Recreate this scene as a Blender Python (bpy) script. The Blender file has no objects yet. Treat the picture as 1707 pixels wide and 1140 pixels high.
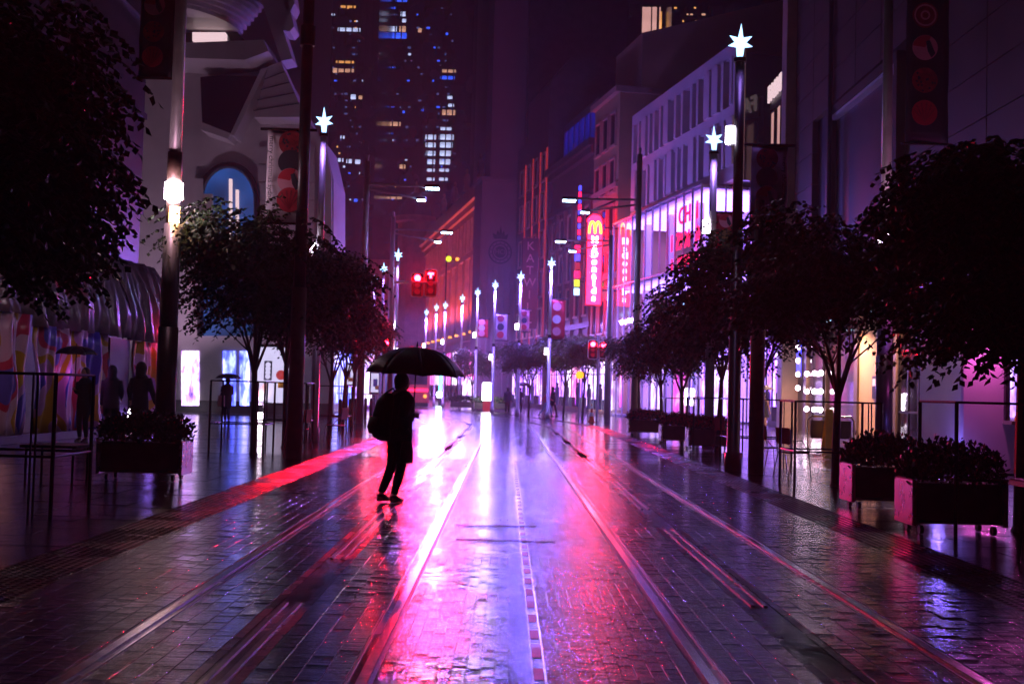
import bpy, math, random
from mathutils import Matrix, Vector
random.seed(7)
S = bpy.context.scene
COL = S.collection
R_ = math.radians

# ------------------------------------------------------------------ camera
EYE = 1.45
FPX = 1900.0
def _n(v): return Vector(v).normalized()
_d = _n(((844-853.5)/FPX, -(651-570)/FPX, -1))
_u0 = Vector((math.sin(R_(1.5)), math.cos(R_(1.5)), 0))
_u = (_u0 - _d*_u0.dot(_d)).normalized()
_x = _d.cross(_u)
CROT = Matrix((_x, _d, _u))
cam = bpy.data.cameras.new('camera')
cam.sensor_width = 36; cam.lens = FPX/1707*36
cam.clip_start = .1; cam.clip_end = 2000
cam.dof.use_dof = True; cam.dof.focus_distance = 10; cam.dof.aperture_fstop = 4.5
co = bpy.data.objects.new('camera', cam); COL.objects.link(co)
co.matrix_world = Matrix.Translation((0, 0, EYE)) @ CROT.to_4x4()
S.camera = co
def W(px, py, Y):
    """point of the street plan at depth Y (metres along the street)"""
    w = CROT @ Vector(((px-853.5)/FPX, -(py-570)/FPX, -1))
    s = Y/w.y
    return Vector((w.x*s, Y, EYE+w.z*s))

# ------------------------------------------------------------------ night sky, moon, exposure
wd = bpy.data.worlds.new('World'); S.world = wd; wd.use_nodes = True
nt = wd.node_tree; bg = nt.nodes['Background']
sky = nt.nodes.new('ShaderNodeTexSky'); sky.sky_type = 'NISHITA'; sky.sun_disc = False
sky.sun_elevation = R_(-5); sky.sun_rotation = R_(200)
nt.links.new(sky.outputs[0], bg.inputs[0]); bg.inputs[1].default_value = .01
sun = bpy.data.lights.new('moon', 'SUN'); sun.energy = .006; sun.angle = R_(.5); sun.color = (.7, .8, 1)
so = bpy.data.objects.new('moon', sun); so.rotation_euler = (R_(35), 0, R_(200)); COL.objects.link(so)
S.view_settings.view_transform = 'Standard'; S.view_settings.look = 'None'
S.view_settings.exposure = 1.25; S.view_settings.gamma = 1; S.view_settings.use_curve_mapping = False
cy = S.cycles
cy.use_denoising = True; cy.max_bounces = 6; cy.diffuse_bounces = 2; cy.glossy_bounces = 3
cy.transmission_bounces = 4; cy.transparent_max_bounces = 24; cy.volume_bounces = 0
cy.sample_clamp_indirect = 3.0; cy.sample_clamp_direct = 0; cy.caustics_reflective = False; cy.caustics_refractive = False
cy.use_adaptive_sampling = True; cy.adaptive_threshold = .02

# ------------------------------------------------------------------ materials
M = {}
def mat(name, col, rough=.5, metal=0, var=.25, nscale=3.0, bump=0, spec=.5, coat=0, trans=0):
    m = bpy.data.materials.new(name); m.use_nodes = True; t = m.node_tree; b = t.nodes['Principled BSDF']
    b.inputs['Roughness'].default_value = rough; b.inputs['Metallic'].default_value = metal
    b.inputs['Specular IOR Level'].default_value = spec; b.inputs['Coat Weight'].default_value = coat
    tc = t.nodes.new('ShaderNodeTexCoord')
    n = t.nodes.new('ShaderNodeTexNoise'); n.inputs['Scale'].default_value = nscale; n.inputs['Detail'].default_value = 5
    t.links.new(tc.outputs['Object'], n.inputs['Vector'])
    r = t.nodes.new('ShaderNodeValToRGB')
    r.color_ramp.elements[0].position = .3; r.color_ramp.elements[1].position = .72
    r.color_ramp.elements[0].color = (*[c*(1-var) for c in col], 1)
    r.color_ramp.elements[1].color = (*[min(1, c*(1+var)) for c in col], 1)
    t.links.new(n.outputs['Fac'], r.inputs['Fac']); t.links.new(r.outputs['Color'], b.inputs['Base Color'])
    mr = t.nodes.new('ShaderNodeMapRange'); mr.inputs[3].default_value = max(.02, rough*.75); mr.inputs[4].default_value = min(1, rough*1.25)
    t.links.new(n.outputs['Fac'], mr.inputs[0]); t.links.new(mr.outputs[0], b.inputs['Roughness'])
    if bump:
        n2 = t.nodes.new('ShaderNodeTexNoise'); n2.inputs['Scale'].default_value = nscale*7; n2.inputs['Detail'].default_value = 4
        t.links.new(tc.outputs['Object'], n2.inputs['Vector'])
        bp = t.nodes.new('ShaderNodeBump'); bp.inputs['Strength'].default_value = bump; bp.inputs['Distance'].default_value = .02
        t.links.new(n2.outputs['Fac'], bp.inputs['Height']); t.links.new(bp.outputs[0], b.inputs['Normal'])
    M[name] = m; return m
def em(name, col, k, var=0, scale=4):
    m = bpy.data.materials.new(name); m.use_nodes = True; t = m.node_tree; b = t.nodes['Principled BSDF']
    b.inputs['Base Color'].default_value = (.05, .05, .05, 1)
    b.inputs['Emission Color'].default_value = (*col, 1); b.inputs['Emission Strength'].default_value = k
    if var:
        tc = t.nodes.new('ShaderNodeTexCoord'); n = t.nodes.new('ShaderNodeTexNoise'); n.inputs['Scale'].default_value = scale
        t.links.new(tc.outputs['Object'], n.inputs['Vector'])
        mr = t.nodes.new('ShaderNodeMapRange'); mr.inputs[1].default_value = .35; mr.inputs[2].default_value = .65
        mr.inputs[3].default_value = k*(1-var); mr.inputs[4].default_value = k*(1+var)
        t.links.new(n.outputs['Fac'], mr.inputs[0]); t.links.new(mr.outputs[0], b.inputs['Emission Strength'])
    M[name] = m; return m
def wet(name, col, r0, r1, bump, bscale=(5, 9, 5), pud=.6, spec=.6, joints=None):
    """wet stone: film of water of uneven thickness on worn paving"""
    m = bpy.data.materials.new(name); m.use_nodes = True; t = m.node_tree; b = t.nodes['Principled BSDF']
    g = t.nodes.new('ShaderNodeNewGeometry')
    def noise(sc, det, rough=.55):
        mp = t.nodes.new('ShaderNodeMapping'); mp.inputs['Scale'].default_value = sc
        t.links.new(g.outputs['Position'], mp.inputs['Vector'])
        n = t.nodes.new('ShaderNodeTexNoise'); n.inputs['Scale'].default_value = 1; n.inputs['Detail'].default_value = det; n.inputs['Roughness'].default_value = rough
        t.links.new(mp.outputs[0], n.inputs['Vector']); return n
    a = noise((pud, pud*1.6, 1), 4)
    mr = t.nodes.new('ShaderNodeMapRange'); mr.inputs[1].default_value = .38; mr.inputs[2].default_value = .62
    mr.inputs[3].default_value = r0; mr.inputs[4].default_value = r1
    t.links.new(a.outputs['Fac'], mr.inputs[0]); t.links.new(mr.outputs[0], b.inputs['Roughness'])
    c = noise((6, 6, 6), 6, .7)
    cr = t.nodes.new('ShaderNodeValToRGB'); cr.color_ramp.elements[0].position = .3; cr.color_ramp.elements[1].position = .75
    cr.color_ramp.elements[0].color = (*[q*.55 for q in col], 1); cr.color_ramp.elements[1].color = (*[q*1.5 for q in col], 1)
    t.links.new(c.outputs['Fac'], cr.inputs['Fac']); t.links.new(cr.outputs['Color'], b.inputs['Base Color'])
    h = noise(bscale, 5, .6); h2 = noise((55, 90, 50), 2)
    ad = t.nodes.new('ShaderNodeMath'); ad.operation = 'MULTIPLY_ADD'; ad.inputs[1].default_value = .06
    t.links.new(h2.outputs['Fac'], ad.inputs[0]); t.links.new(h.outputs['Fac'], ad.inputs[2])
    out = ad
    if joints:
        br = t.nodes.new('ShaderNodeTexBrick'); br.inputs['Scale'].default_value = 1
        br.inputs['Brick Width'].default_value = joints[0]; br.inputs['Row Height'].default_value = joints[1]
        br.inputs['Mortar Size'].default_value = .008; br.inputs['Mortar Smooth'].default_value = .3
        br.inputs['Color1'].default_value = (1, 1, 1, 1); br.inputs['Color2'].default_value = (.8, .8, .8, 1); br.inputs['Mortar'].default_value = (0, 0, 0, 1)
        t.links.new(g.outputs['Position'], br.inputs['Vector'])
        a2 = t.nodes.new('ShaderNodeMath'); a2.operation = 'MULTIPLY_ADD'; a2.inputs[1].default_value = .5
        t.links.new(br.outputs['Color'], a2.inputs[0]); t.links.new(ad.outputs[0], a2.inputs[2]); out = a2
    bp = t.nodes.new('ShaderNodeBump'); bp.inputs['Strength'].default_value = bump; bp.inputs['Distance'].default_value = .012
    t.links.new(out.outputs[0], bp.inputs['Height']); t.links.new(bp.outputs[0], b.inputs['Normal'])
    b.inputs['Specular IOR Level'].default_value = spec
    M[name] = m; return m
def glass(name, tint, refl=.12, rough=.03):
    m = bpy.data.materials.new(name); m.use_nodes = True; t = m.node_tree
    for n in list(t.nodes):
        if n.type != 'OUTPUT_MATERIAL': t.nodes.remove(n)
    o = [n for n in t.nodes if n.type == 'OUTPUT_MATERIAL'][0]
    tr = t.nodes.new('ShaderNodeBsdfTransparent'); tr.inputs[0].default_value = (*tint, 1)
    gl = t.nodes.new('ShaderNodeBsdfGlossy'); gl.inputs['Roughness'].default_value = rough
    fr = t.nodes.new('ShaderNodeFresnel'); fr.inputs[0].default_value = 1.45
    ad = t.nodes.new('ShaderNodeMath'); ad.operation = 'ADD'; ad.use_clamp = True; ad.inputs[1].default_value = refl*.4
    t.links.new(fr.outputs[0], ad.inputs[0])
    ge = t.nodes.new('ShaderNodeNewGeometry'); inv = t.nodes.new('ShaderNodeMath'); inv.operation = 'SUBTRACT'; inv.inputs[0].default_value = 1; t.links.new(ge.outputs['Backfacing'], inv.inputs[1])
    mu_ = t.nodes.new('ShaderNodeMath'); mu_.operation = 'MULTIPLY'; t.links.new(ad.outputs[0], mu_.inputs[0]); t.links.new(inv.outputs[0], mu_.inputs[1])
    mx = t.nodes.new('ShaderNodeMixShader'); t.links.new(mu_.outputs[0], mx.inputs[0])
    t.links.new(tr.outputs[0], mx.inputs[1]); t.links.new(gl.outputs[0], mx.inputs[2]); t.links.new(mx.outputs[0], o.inputs[0])
    M[name] = m; return m

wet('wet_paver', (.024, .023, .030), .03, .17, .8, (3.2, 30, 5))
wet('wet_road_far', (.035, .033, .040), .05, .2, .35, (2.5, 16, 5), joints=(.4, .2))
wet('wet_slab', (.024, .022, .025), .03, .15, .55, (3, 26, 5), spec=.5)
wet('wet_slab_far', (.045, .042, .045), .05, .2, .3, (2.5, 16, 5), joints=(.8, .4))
wet('wet_dark', (.008, .008, .009), .16, .4, .5, spec=.14)
wet('wet_joint', (.02, .02, .02), .12, .3, .3)
wet('wet_plaza', (.05, .048, .05), .15, .35, .3, joints=(.6, .6))
mat('steel', (.5, .48, .47), .2, 1, .2, 9)
mat('matt_black', (.008, .008, .009), .7, 0, .3, 30, .4, .1)
mat('rubber', (.004, .004, .0045), .35, 0, .3, 8, .3, .10)
mat('iron', (.05, .05, .055), .4, .3, .4, 9, .2)
mat('pole_paint', (.42, .40, .43), .35, .25, .12, 4)
mat('pole_dark', (.045, .043, .05), .35, .5, .2, 5)
mat('pole_brown', (.16, .11, .08), .4, .2, .2, 6)
mat('black_metal', (.015, .015, .018), .4, .4, .3, 6)
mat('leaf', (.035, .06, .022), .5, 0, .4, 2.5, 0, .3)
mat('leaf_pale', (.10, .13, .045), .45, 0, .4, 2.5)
mat('hedge', (.025, .045, .02), .5, 0, .4, 6, 0, .3)
mat('flower', (.5, .02, .05), .5, 0, .4, 12)
mat('bark', (.05, .038, .03), .6, 0, .4, 14, .5)
mat('planter_steel', (.05, .045, .045), .35, .2, .25, 5)
mat('planter_white', (.78, .76, .76), .25, 0, .06, 4)
mat('planter_metal', (.85, .75, .82), .28, 1, .06, 4)
mat('planter_pink_light', (.95, .22, .52), .28, 1, .1, 4)  # pink street light caught by the end panels, put into the metal colour
mat('white_panel', (.62, .58, .58), .38, 0, .07, 1.2)
mat('white_wall', (.75, .73, .74), .45, 0, .06, 1)
mat('dark_panel', (.03, .03, .035), .35, .1, .3, 2)
mat('stone_grey', (.085, .055, .036), .5, 0, .18, 1.1, .1)
mat('stone_trim', (.42, .30, .20), .5, 0, .15, 1.3, .1)
mat('sandstone', (.42, .28, .17), .6, 0, .2, 1.2, .2)
mat('tan_render', (.46, .30, .14), .6, 0, .12, .6, .1)
mat('brick_brown', (.12, .075, .06), .6, 0, .25, 1.6, .2)
mat('violet_stone', (.22, .17, .18), .55, 0, .1, .5)
mat('dark_stone', (.07, .06, .062), .5, 0, .3, 1.2, .15)
mat('fin_white', (.62, .54, .50), .45, 0, .08, 1)
mat('window_dark', (.01, .011, .016), .08, 0, .3, .7, 0, .8)
mat('tower_dark', (.012, .013, .02), .18, .2, .4, .2)
mat('plastic_red', (.45, .02, .03), .3, 0, .15, 5)
mat('chair_pink', (.8, .12, .16), .35, 0, .1, 5)
mat('yellow', (.75, .42, .02), .35, 0, .1, 5)
mat('cone_orange', (.8, .10, .02), .4, 0, .1, 5)
mat('cloth_black', (.012, .012, .016), .75, 0, .3, 20, .2)
mat('cloth_navy', (.016, .018, .04), .7, 0, .3, 20, .2)
mat('cloth_green', (.02, .055, .045), .6, 0, .3, 16, .2)
mat('cloth_grey', (.05, .05, .06), .7, 0, .3, 16, .2)
mat('cloth_red', (.45, .02, .06), .7, 0, .2, 14)
mat('cloth_blue', (.22, .30, .5), .7, 0, .2, 14)
mat('umbrella_cloth', (.016, .014, .035), .42, 0, .2, 9)
mat('skin', (.42, .26, .19), .5, 0, .1, 9)
mat('hair', (.015, .011, .01), .45, 0, .3, 30, .3)
mat('leather', (.015, .013, .013), .35, 0, .3, 14, .2)
mat('paper', (.7, .67, .68), .6, 0, .05, 3)
mat('banner_white', (.62, .50, .60), .6, 0, .05, 2)
mat('banner_red', (.55, .02, .05), .6, 0, .1, 2)
mat('banner_pink', (.75, .30, .42), .6, 0, .1, 2)
mat('banner_navy', (.02, .025, .05), .6, 0, .1, 2)
mat('banner_olive', (.20, .17, .05), .6, 0, .5, 9)
mat('banner_crimson', (.32, .02, .04), .6, 0, .6, 7)
glass('glass_clear', (.86, .84, .92), .10)
glass('glass_dim', (.45, .47, .52), .2)
em('star_light', (.30, .60, 1), 1.6)
em('lamp_white', (.95, .8, 1), 14)
em('lamp_warm', (1, .5, .2), 14)
em('lamp_cyan', (.45, .8, 1), 22)
em('bulb', (1, .7, .9), 10)
em('down_light', (.4, .85, 1), 2.5)
em('signal_red', (1, .006, .02), 70)
em('signal_dull', (1, .004, .02), .12)
em('mc_red', (1, .003, .016), 14)
em('mc_yellow', (1, .50, .01), 5)
em('mc_white', (1, .5, .7), 9)
em('led_red', (1, .006, .05), 2.2)
em('led_blue', (.04, .05, 1), 1.2)
em('led_cyan', (.1, .8, 1), 3)
em('led_yellow', (.6, .75, .01), .8)
em('amber', (1, .28, .01), 1.2)
em('neon_orange', (1, .05, .03), .16)
em('ceiling_violet', (.36, .19, 1), 4.0)
em('ceiling_pink', (1, .42, .62), 1.6)
em('shop_violet', (.32, .09, 1), 1.7, .6, .5)
em('shop_pink', (1, .06, .5), 1.1, .6, .5)
em('shop_white', (.58, .36, 1), 1.8, .5, .5)
em('shop_blue', (.10, .14, 1), .7, .5, .7)
em('shop_warm', (1, .36, .28), .8, .3, .5)
def shop(name, k, cols, sc=(1.4,1.4,.5)):
    m = bpy.data.materials.new(name); m.use_nodes = True; t = m.node_tree; b = t.nodes['Principled BSDF']; b.inputs['Base Color'].default_value = (.05,.05,.05,1)
    tc = t.nodes.new('ShaderNodeTexCoord'); mp = t.nodes.new('ShaderNodeMapping'); mp.inputs['Scale'].default_value = sc
    oi = t.nodes.new('ShaderNodeObjectInfo'); ml = t.nodes.new('ShaderNodeVectorMath'); ml.operation = 'ADD'
    t.links.new(tc.outputs['Object'], ml.inputs[0]); t.links.new(oi.outputs['Random'], ml.inputs[1]); t.links.new(ml.outputs[0], mp.inputs[0])
    n = t.nodes.new('ShaderNodeTexNoise'); n.inputs['Scale'].default_value = 1.6; n.inputs['Detail'].default_value = 3; n.inputs['Roughness'].default_value = .65
    t.links.new(mp.outputs[0], n.inputs['Vector'])
    cr = t.nodes.new('ShaderNodeValToRGB'); e = cr.color_ramp
    for i, (p, c) in enumerate(cols):
        q = e.elements[i] if i < 2 else e.elements.new(p)
        q.position = p; q.color = (*c, 1)
    t.links.new(n.outputs['Fac'], cr.inputs[0]); t.links.new(cr.outputs[0], b.inputs['Emission Color']); b.inputs['Emission Strength'].default_value = k
    M[name] = m
shop('shop_violet', 1.9, [(.30,(.03,.01,.12)),(.42,(.22,.06,.8)),(.52,(.4,.14,1)),(.60,(.75,.5,1)),(.68,(.3,.05,.9))])
shop('shop_white', 1.6, [(.30,(.06,.02,.2)),(.42,(.4,.2,.9)),(.52,(.75,.5,1)),(.60,(1,.8,1)),(.68,(.4,.15,1))])
shop('shop_pink', 1.3, [(.30,(.10,.0,.12)),(.42,(.7,.05,.5)),(.52,(1,.08,.5)),(.60,(1,.45,.8)),(.68,(.5,.04,.9))])
shop('shop_blue', 2.0, [(.30,(.01,.01,.1)),(.45,(.06,.08,.9)),(.55,(.2,.25,1)),(.65,(.7,.5,1))])
em('win_white', (.55, .62, 1), .5, .5, .35)
em('win_dim', (.25, .32, 1), .09, .6, .35)
em('win_warm', (1, .5, .34), .28, .5, .35)
em('win_blue', (.03, .10, 1), .6, .5, .35)
em('win_tall', (1, .50, .46), .28, .15, .4)
em('win_amber', (1, .42, .12), .4, .4, .5)
em('arch_blue', (.03, .16, .7), .12, .6, .4)
em('poster_light', (.72, .66, 1), .4, .08, .8)
em('sign_white', (1, .70, .76), .38)
em('roof_blue', (.01, .03, 1), .08, .5, .5)

# ------------------------------------------------------------------ mesh builder
class MB:
    def __init__(s): s.v = []; s.f = []
    def add(s, vs, fs):
        o = len(s.v); s.v += [tuple(p) for p in vs]; s.f += [tuple(i+o for i in q) for q in fs]; return s
    def box(s, x0, x1, y0, y1, z0, z1):
        return s.add([(x0,y0,z0),(x1,y0,z0),(x1,y1,z0),(x0,y1,z0),(x0,y0,z1),(x1,y0,z1),(x1,y1,z1),(x0,y1,z1)],
                     [(0,3,2,1),(4,5,6,7),(0,1,5,4),(1,2,6,5),(2,3,7,6),(3,0,4,7)])
    def bbox(s, x0, x1, y0, y1, z0, z1, b=.02):
        """box with chamfered vertical and top edges"""
        P = [(x0+b,y0),(x1-b,y0),(x1,y0+b),(x1,y1-b),(x1-b,y1),(x0+b,y1),(x0,y1-b),(x0,y0+b)]
        cx, cy_ = (x0+x1)/2, (y0+y1)/2
        Q = [(cx+(x-cx)*(1-2*b/max(.01,x1-x0)), cy_+(y-cy_)*(1-2*b/max(.01,y1-y0))) for x, y in P]
        v = [(x,y,z0) for x,y in P]+[(x,y,z1-b) for x,y in P]+[(x,y,z1) for x,y in Q]
        f = [tuple(range(7,-1,-1)), tuple(range(16,24))]
        for k in (0, 8):
            for i in range(8): j=(i+1)%8; f.append((k+i,k+j,k+8+j,k+8+i))
        return s.add(v, f)
    def tube(s, pts, rad, n=8, cap=True, ell=None):
        pts = [Vector(p) for p in pts]
        if not isinstance(rad, (list, tuple)): rad = [rad]*len(pts)
        vs = []; fs = []
        ref = None
        for i, p in enumerate(pts):
            a = pts[max(0,i-1)]; b = pts[min(len(pts)-1,i+1)]; t = (b-a)
            t = t.normalized() if t.length > 1e-9 else Vector((0,0,1))
            if ref is None: ref = Vector((1,0,0)) if abs(t.x) < .9 else Vector((0,1,0))
            u = (ref - t*ref.dot(t)).normalized(); w = t.cross(u); ref = u
            e = ell if ell else (1, 1)
            for k in range(n):
                c = 2*math.pi*k/n
                vs.append(p + u*math.cos(c)*rad[i]*e[0] + w*math.sin(c)*rad[i]*e[1])
        for i in range(len(pts)-1):
            for k in range(n):
                j = (k+1)%n; fs.append((i*n+k, i*n+j, (i+1)*n+j, (i+1)*n+k))
        if cap: fs.append(tuple(range(n-1,-1,-1))); fs.append(tuple((len(pts)-1)*n+k for k in range(n)))
        return s.add(vs, fs)
    def rings(s, rr, n=14):
        """rr: list of (cx,cy,cz,rx,ry): horizontal ellipses"""
        vs = []; fs = []
        for cx, cy_, cz, rx, ry in rr:
            for k in range(n):
                a = 2*math.pi*k/n; vs.append((cx+rx*math.cos(a), cy_+ry*math.sin(a), cz))
        for i in range(len(rr)-1):
            for k in range(n):
                j = (k+1)%n; fs.append((i*n+k, i*n+j, (i+1)*n+j, (i+1)*n+k))
        fs.append(tuple(range(n-1,-1,-1))); fs.append(tuple((len(rr)-1)*n+k for k in range(n)))
        return s.add(vs, fs)
    def ball(s, c, rx, ry, rz, n=12, m=8, rot=None):
        rr = []; vs = [Vector((0,0,-rz))]
        for i in range(1, m):
            t = -math.pi/2+math.pi*i/m
            for k in range(n):
                a = 2*math.pi*k/n; vs.append(Vector((rx*math.cos(t)*math.cos(a), ry*math.cos(t)*math.sin(a), rz*math.sin(t))))
        vs.append(Vector((0,0,rz))); fs = []
        for k in range(n): fs.append((0, 1+(k+1)%n, 1+k))
        for i in range(m-2):
            for k in range(n):
                j = (k+1)%n; fs.append((1+i*n+k, 1+i*n+j, 1+(i+1)*n+j, 1+(i+1)*n+k))
        L = len(vs)-1
        for k in range(n): fs.append((1+(m-2)*n+k, 1+(m-2)*n+(k+1)%n, L))
        if rot: vs = [rot @ v for v in vs]
        c = Vector(c); return s.add([v+c for v in vs], fs)
    def prism(s, poly, y0, y1):
        """poly of (x,z), extruded from y0 (front) to y1"""
        n = len(poly); a = sum(poly[i][0]*poly[(i+1)%n][1]-poly[(i+1)%n][0]*poly[i][1] for i in range(n))
        if a < 0: poly = poly[::-1]
        v = [(x,y0,z) for x,z in poly]+[(x,y1,z) for x,z in poly]
        f = [tuple(range(n)), tuple(range(2*n-1,n-1,-1))]
        for i in range(n): j=(i+1)%n; f.append((j,i,n+i,n+j))
        return s.add(v, f)
    def plate(s, poly, z0, z1):
        """poly of (x,y), extruded in z"""
        n = len(poly); a = sum(poly[i][0]*poly[(i+1)%n][1]-poly[(i+1)%n][0]*poly[i][1] for i in range(n))
        if a < 0: poly = poly[::-1]
        v = [(x,y,z0) for x,y in poly]+[(x,y,z1) for x,y in poly]
        f = [tuple(range(n-1,-1,-1)), tuple(range(n,2*n))]
        for i in range(n): j=(i+1)%n; f.append((i,j,n+j,n+i))
        return s.add(v, f)
    def mesh(s, name, m, smooth=False):
        me = bpy.data.meshes.new(name); me.from_pydata(s.v, [], s.f)
        if m: me.materials.append(M[m] if isinstance(m, str) else m)
        if smooth: me.shade_smooth()
        me.update(); return me
    def build(s, name, m, parent=None, loc=None, rz=0, smooth=False):
        return link(name, s.mesh(name, m, smooth), parent, loc, rz)
def link(name, me, parent=None, loc=None, rz=0):
    o = bpy.data.objects.new(name, me); COL.objects.link(o)
    if parent: o.parent = parent
    if loc is not None: o.location = loc
    if rz: o.rotation_euler = (0, 0, rz)
    return o
def tag(o, label=None, cat=None, group=None, kind=None):
    if label: o['label'] = label
    if cat: o['category'] = cat
    if group: o['group'] = group
    if kind: o['kind'] = kind
    return o
def thing(name, label, cat, loc=(0,0,0), rz=0, group=None):
    o = bpy.data.objects.new(name, None); COL.objects.link(o); o.empty_display_size = .2
    o.location = loc; o.rotation_euler = (0, 0, rz)
    return tag(o, label, cat, group)
def copy_tree(o, parent=None):
    c = o.copy(); COL.objects.link(c); c.parent = parent
    for ch in list(o.children): copy_tree(ch, c)
    return c
def lamp(name, parent, loc, watts, col, r=.12):
    l = bpy.data.lights.new(name, 'POINT'); l.energy = watts; l.color = col; l.shadow_soft_size = r
    o = bpy.data.objects.new(name, l); COL.objects.link(o); o.parent = parent; o.location = loc; return o
def spot(name, parent, loc, aim, watts, col, ang=80, r=.1, blend=.6):
    l = bpy.data.lights.new(name, 'SPOT'); l.energy = watts; l.color = col; l.shadow_soft_size = r; l.spot_size = R_(ang); l.spot_blend = blend
    o = bpy.data.objects.new(name, l); COL.objects.link(o); o.parent = parent; o.location = loc
    o.rotation_euler = (Vector(aim)-Vector(loc)).to_track_quat('-Z', 'Y').to_euler(); return o
def text_mesh(txt, size, m, ext=.01, align='CENTER', space=1.0, bold=0):
    cu = bpy.data.curves.new('lettering', 'FONT'); cu.body = txt; cu.size = size; cu.extrude = ext
    cu.align_x = align; cu.align_y = 'CENTER'; cu.space_line = space; cu.offset = bold; cu.resolution_u = 3
    o = bpy.data.objects.new('lettering', cu); COL.objects.link(o)
    dg = bpy.context.evaluated_depsgraph_get(); me = bpy.data.meshes.new_from_object(o.evaluated_get(dg))
    bpy.data.objects.remove(o); me.materials.clear(); me.materials.append(M[m]); me.name = 'lettering'
    return me
def letters(txt, size, m, parent, loc, rot, ext=.01, name='lettering', space=1.0, bold=0):
    o = link(name, text_mesh(txt, size, m, ext, space=space, bold=bold), parent, loc); o.rotation_euler = rot; return o

# street plan: straight, then bending left
TH = math.atan(.21); B0 = Vector((.2, 50, 0))
AX = Vector((-math.sin(TH), math.cos(TH), 0)); RX = Vector((math.cos(TH), math.sin(TH), 0))
def street(off, s):
    """point at lateral offset off from the street axis, s metres along from the camera, on the ground"""
    L0 = 44.; L1 = 58.
    if s <= L0: return Vector((.2+off, s, 0))
    if s < L1:
        u = (s-L0)/(L1-L0); th = TH*u; k = TH/(L1-L0)
        c = Vector((.2-(1-math.cos(th))/k, L0+math.sin(th)/k, 0))
        return c+Vector((math.cos(th), math.sin(th), 0))*off
    k = TH/(L1-L0); c = Vector((.2-(1-math.cos(TH))/k, L0+math.sin(TH)/k, 0))
    return c+AX*(s-L1)+RX*off
def strip(mb, o0, o1, s0, s1, z, step=2., z0=None):
    ss = [s0]; 
    while ss[-1] < s1-1e-6: ss.append(min(s1, ss[-1]+(step if ss[-1] > 43 or ss[-1]+step > 43 else 43-ss[-1] if ss[-1]<43 else step)))
    vs = []; fs = []
    for i, s in enumerate(ss):
        a = street(o0, s); b = street(o1, s); vs += [(a.x,a.y,z),(b.x,b.y,z)]
        if i: k = 2*i; fs.append((k-2,k-1,k+1,k))
    mb.add(vs, fs)
    if z0 is not None:
        o = len(mb.v); vs2 = []
        for s in ss:
            a = street(o0, s); b = street(o1, s); vs2 += [(a.x,a.y,z),(b.x,b.y,z),(a.x,a.y,z0),(b.x,b.y,z0)]
        fs = []
        for i in range(1, len(ss)):
            k = 4*(i-1); fs += [(k,k+4,k+6,k+2),(k+1,k+3,k+7,k+5)]
        mb.add(vs2, fs)
    return mb

# ------------------------------------------------------------------ ground
tag(MB().add([(-600,-80,-.05),(600,-80,-.05),(600,900,-.05),(-600,900,-.05)], [(0,1,2,3)]).build('ground', 'wet_plaza'), kind='structure')
NEAR1 = 24.0
# offsets are relative to the street axis (x = 0.2)
OX = .2
road = tag(strip(MB(), -3.4, 3.45, -6, NEAR1, -.0045).build('road', 'wet_joint'), kind='structure')
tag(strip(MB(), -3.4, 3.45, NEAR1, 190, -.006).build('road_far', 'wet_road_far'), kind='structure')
fpl = tag(strip(MB(), -16, -4.0, -6, NEAR1, -.004).build('footpath_left', 'wet_joint'), kind='structure')
fpr = tag(strip(MB(), 4.05, 16, -6, NEAR1, -.004).build('footpath_right', 'wet_joint'), kind='structure')
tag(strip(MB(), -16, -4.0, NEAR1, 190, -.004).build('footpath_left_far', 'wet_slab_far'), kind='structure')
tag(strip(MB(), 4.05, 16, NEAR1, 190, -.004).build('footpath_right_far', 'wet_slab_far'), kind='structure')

def paver_geom(w, l, tx, ty, dz, d=.03):
    b = .0008
    def z(x, y): return dz + x*tx + y*ty
    hw, hl = w/2, l/2
    P = [(-hw+b,-hl+b),(hw-b,-hl+b),(hw-b,hl-b),(-hw+b,hl-b)]; Q = [(-hw,-hl),(hw,-hl),(hw,hl),(-hw,hl)]
    v = [(x,y,z(x,y)) for x,y in P]+[(x,y,z(x,y)-b*.7) for x,y in Q]+[(x,y,-d) for x,y in Q]
    f = [(0,1,2,3)]
    for k in (0,4):
        for i in range(4): j=(i+1)%4; f.append((k+i,k+4+i,k+4+j,k+j))
    return v, f
PROTO = {}
def proto(w, l, m, i):
    key = (round(w,3), round(l,3), m, i)
    if key not in PROTO:
        rnd = random.Random(int(w*1000)*31+int(l*1000)*7+i)
        v, f = paver_geom(w, l, rnd.gauss(0,.0012), rnd.gauss(0,.0012), rnd.uniform(-.001,.001))
        PROTO[key] = MB().add(v, f).mesh('paver', m)
    return PROTO[key]
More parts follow.
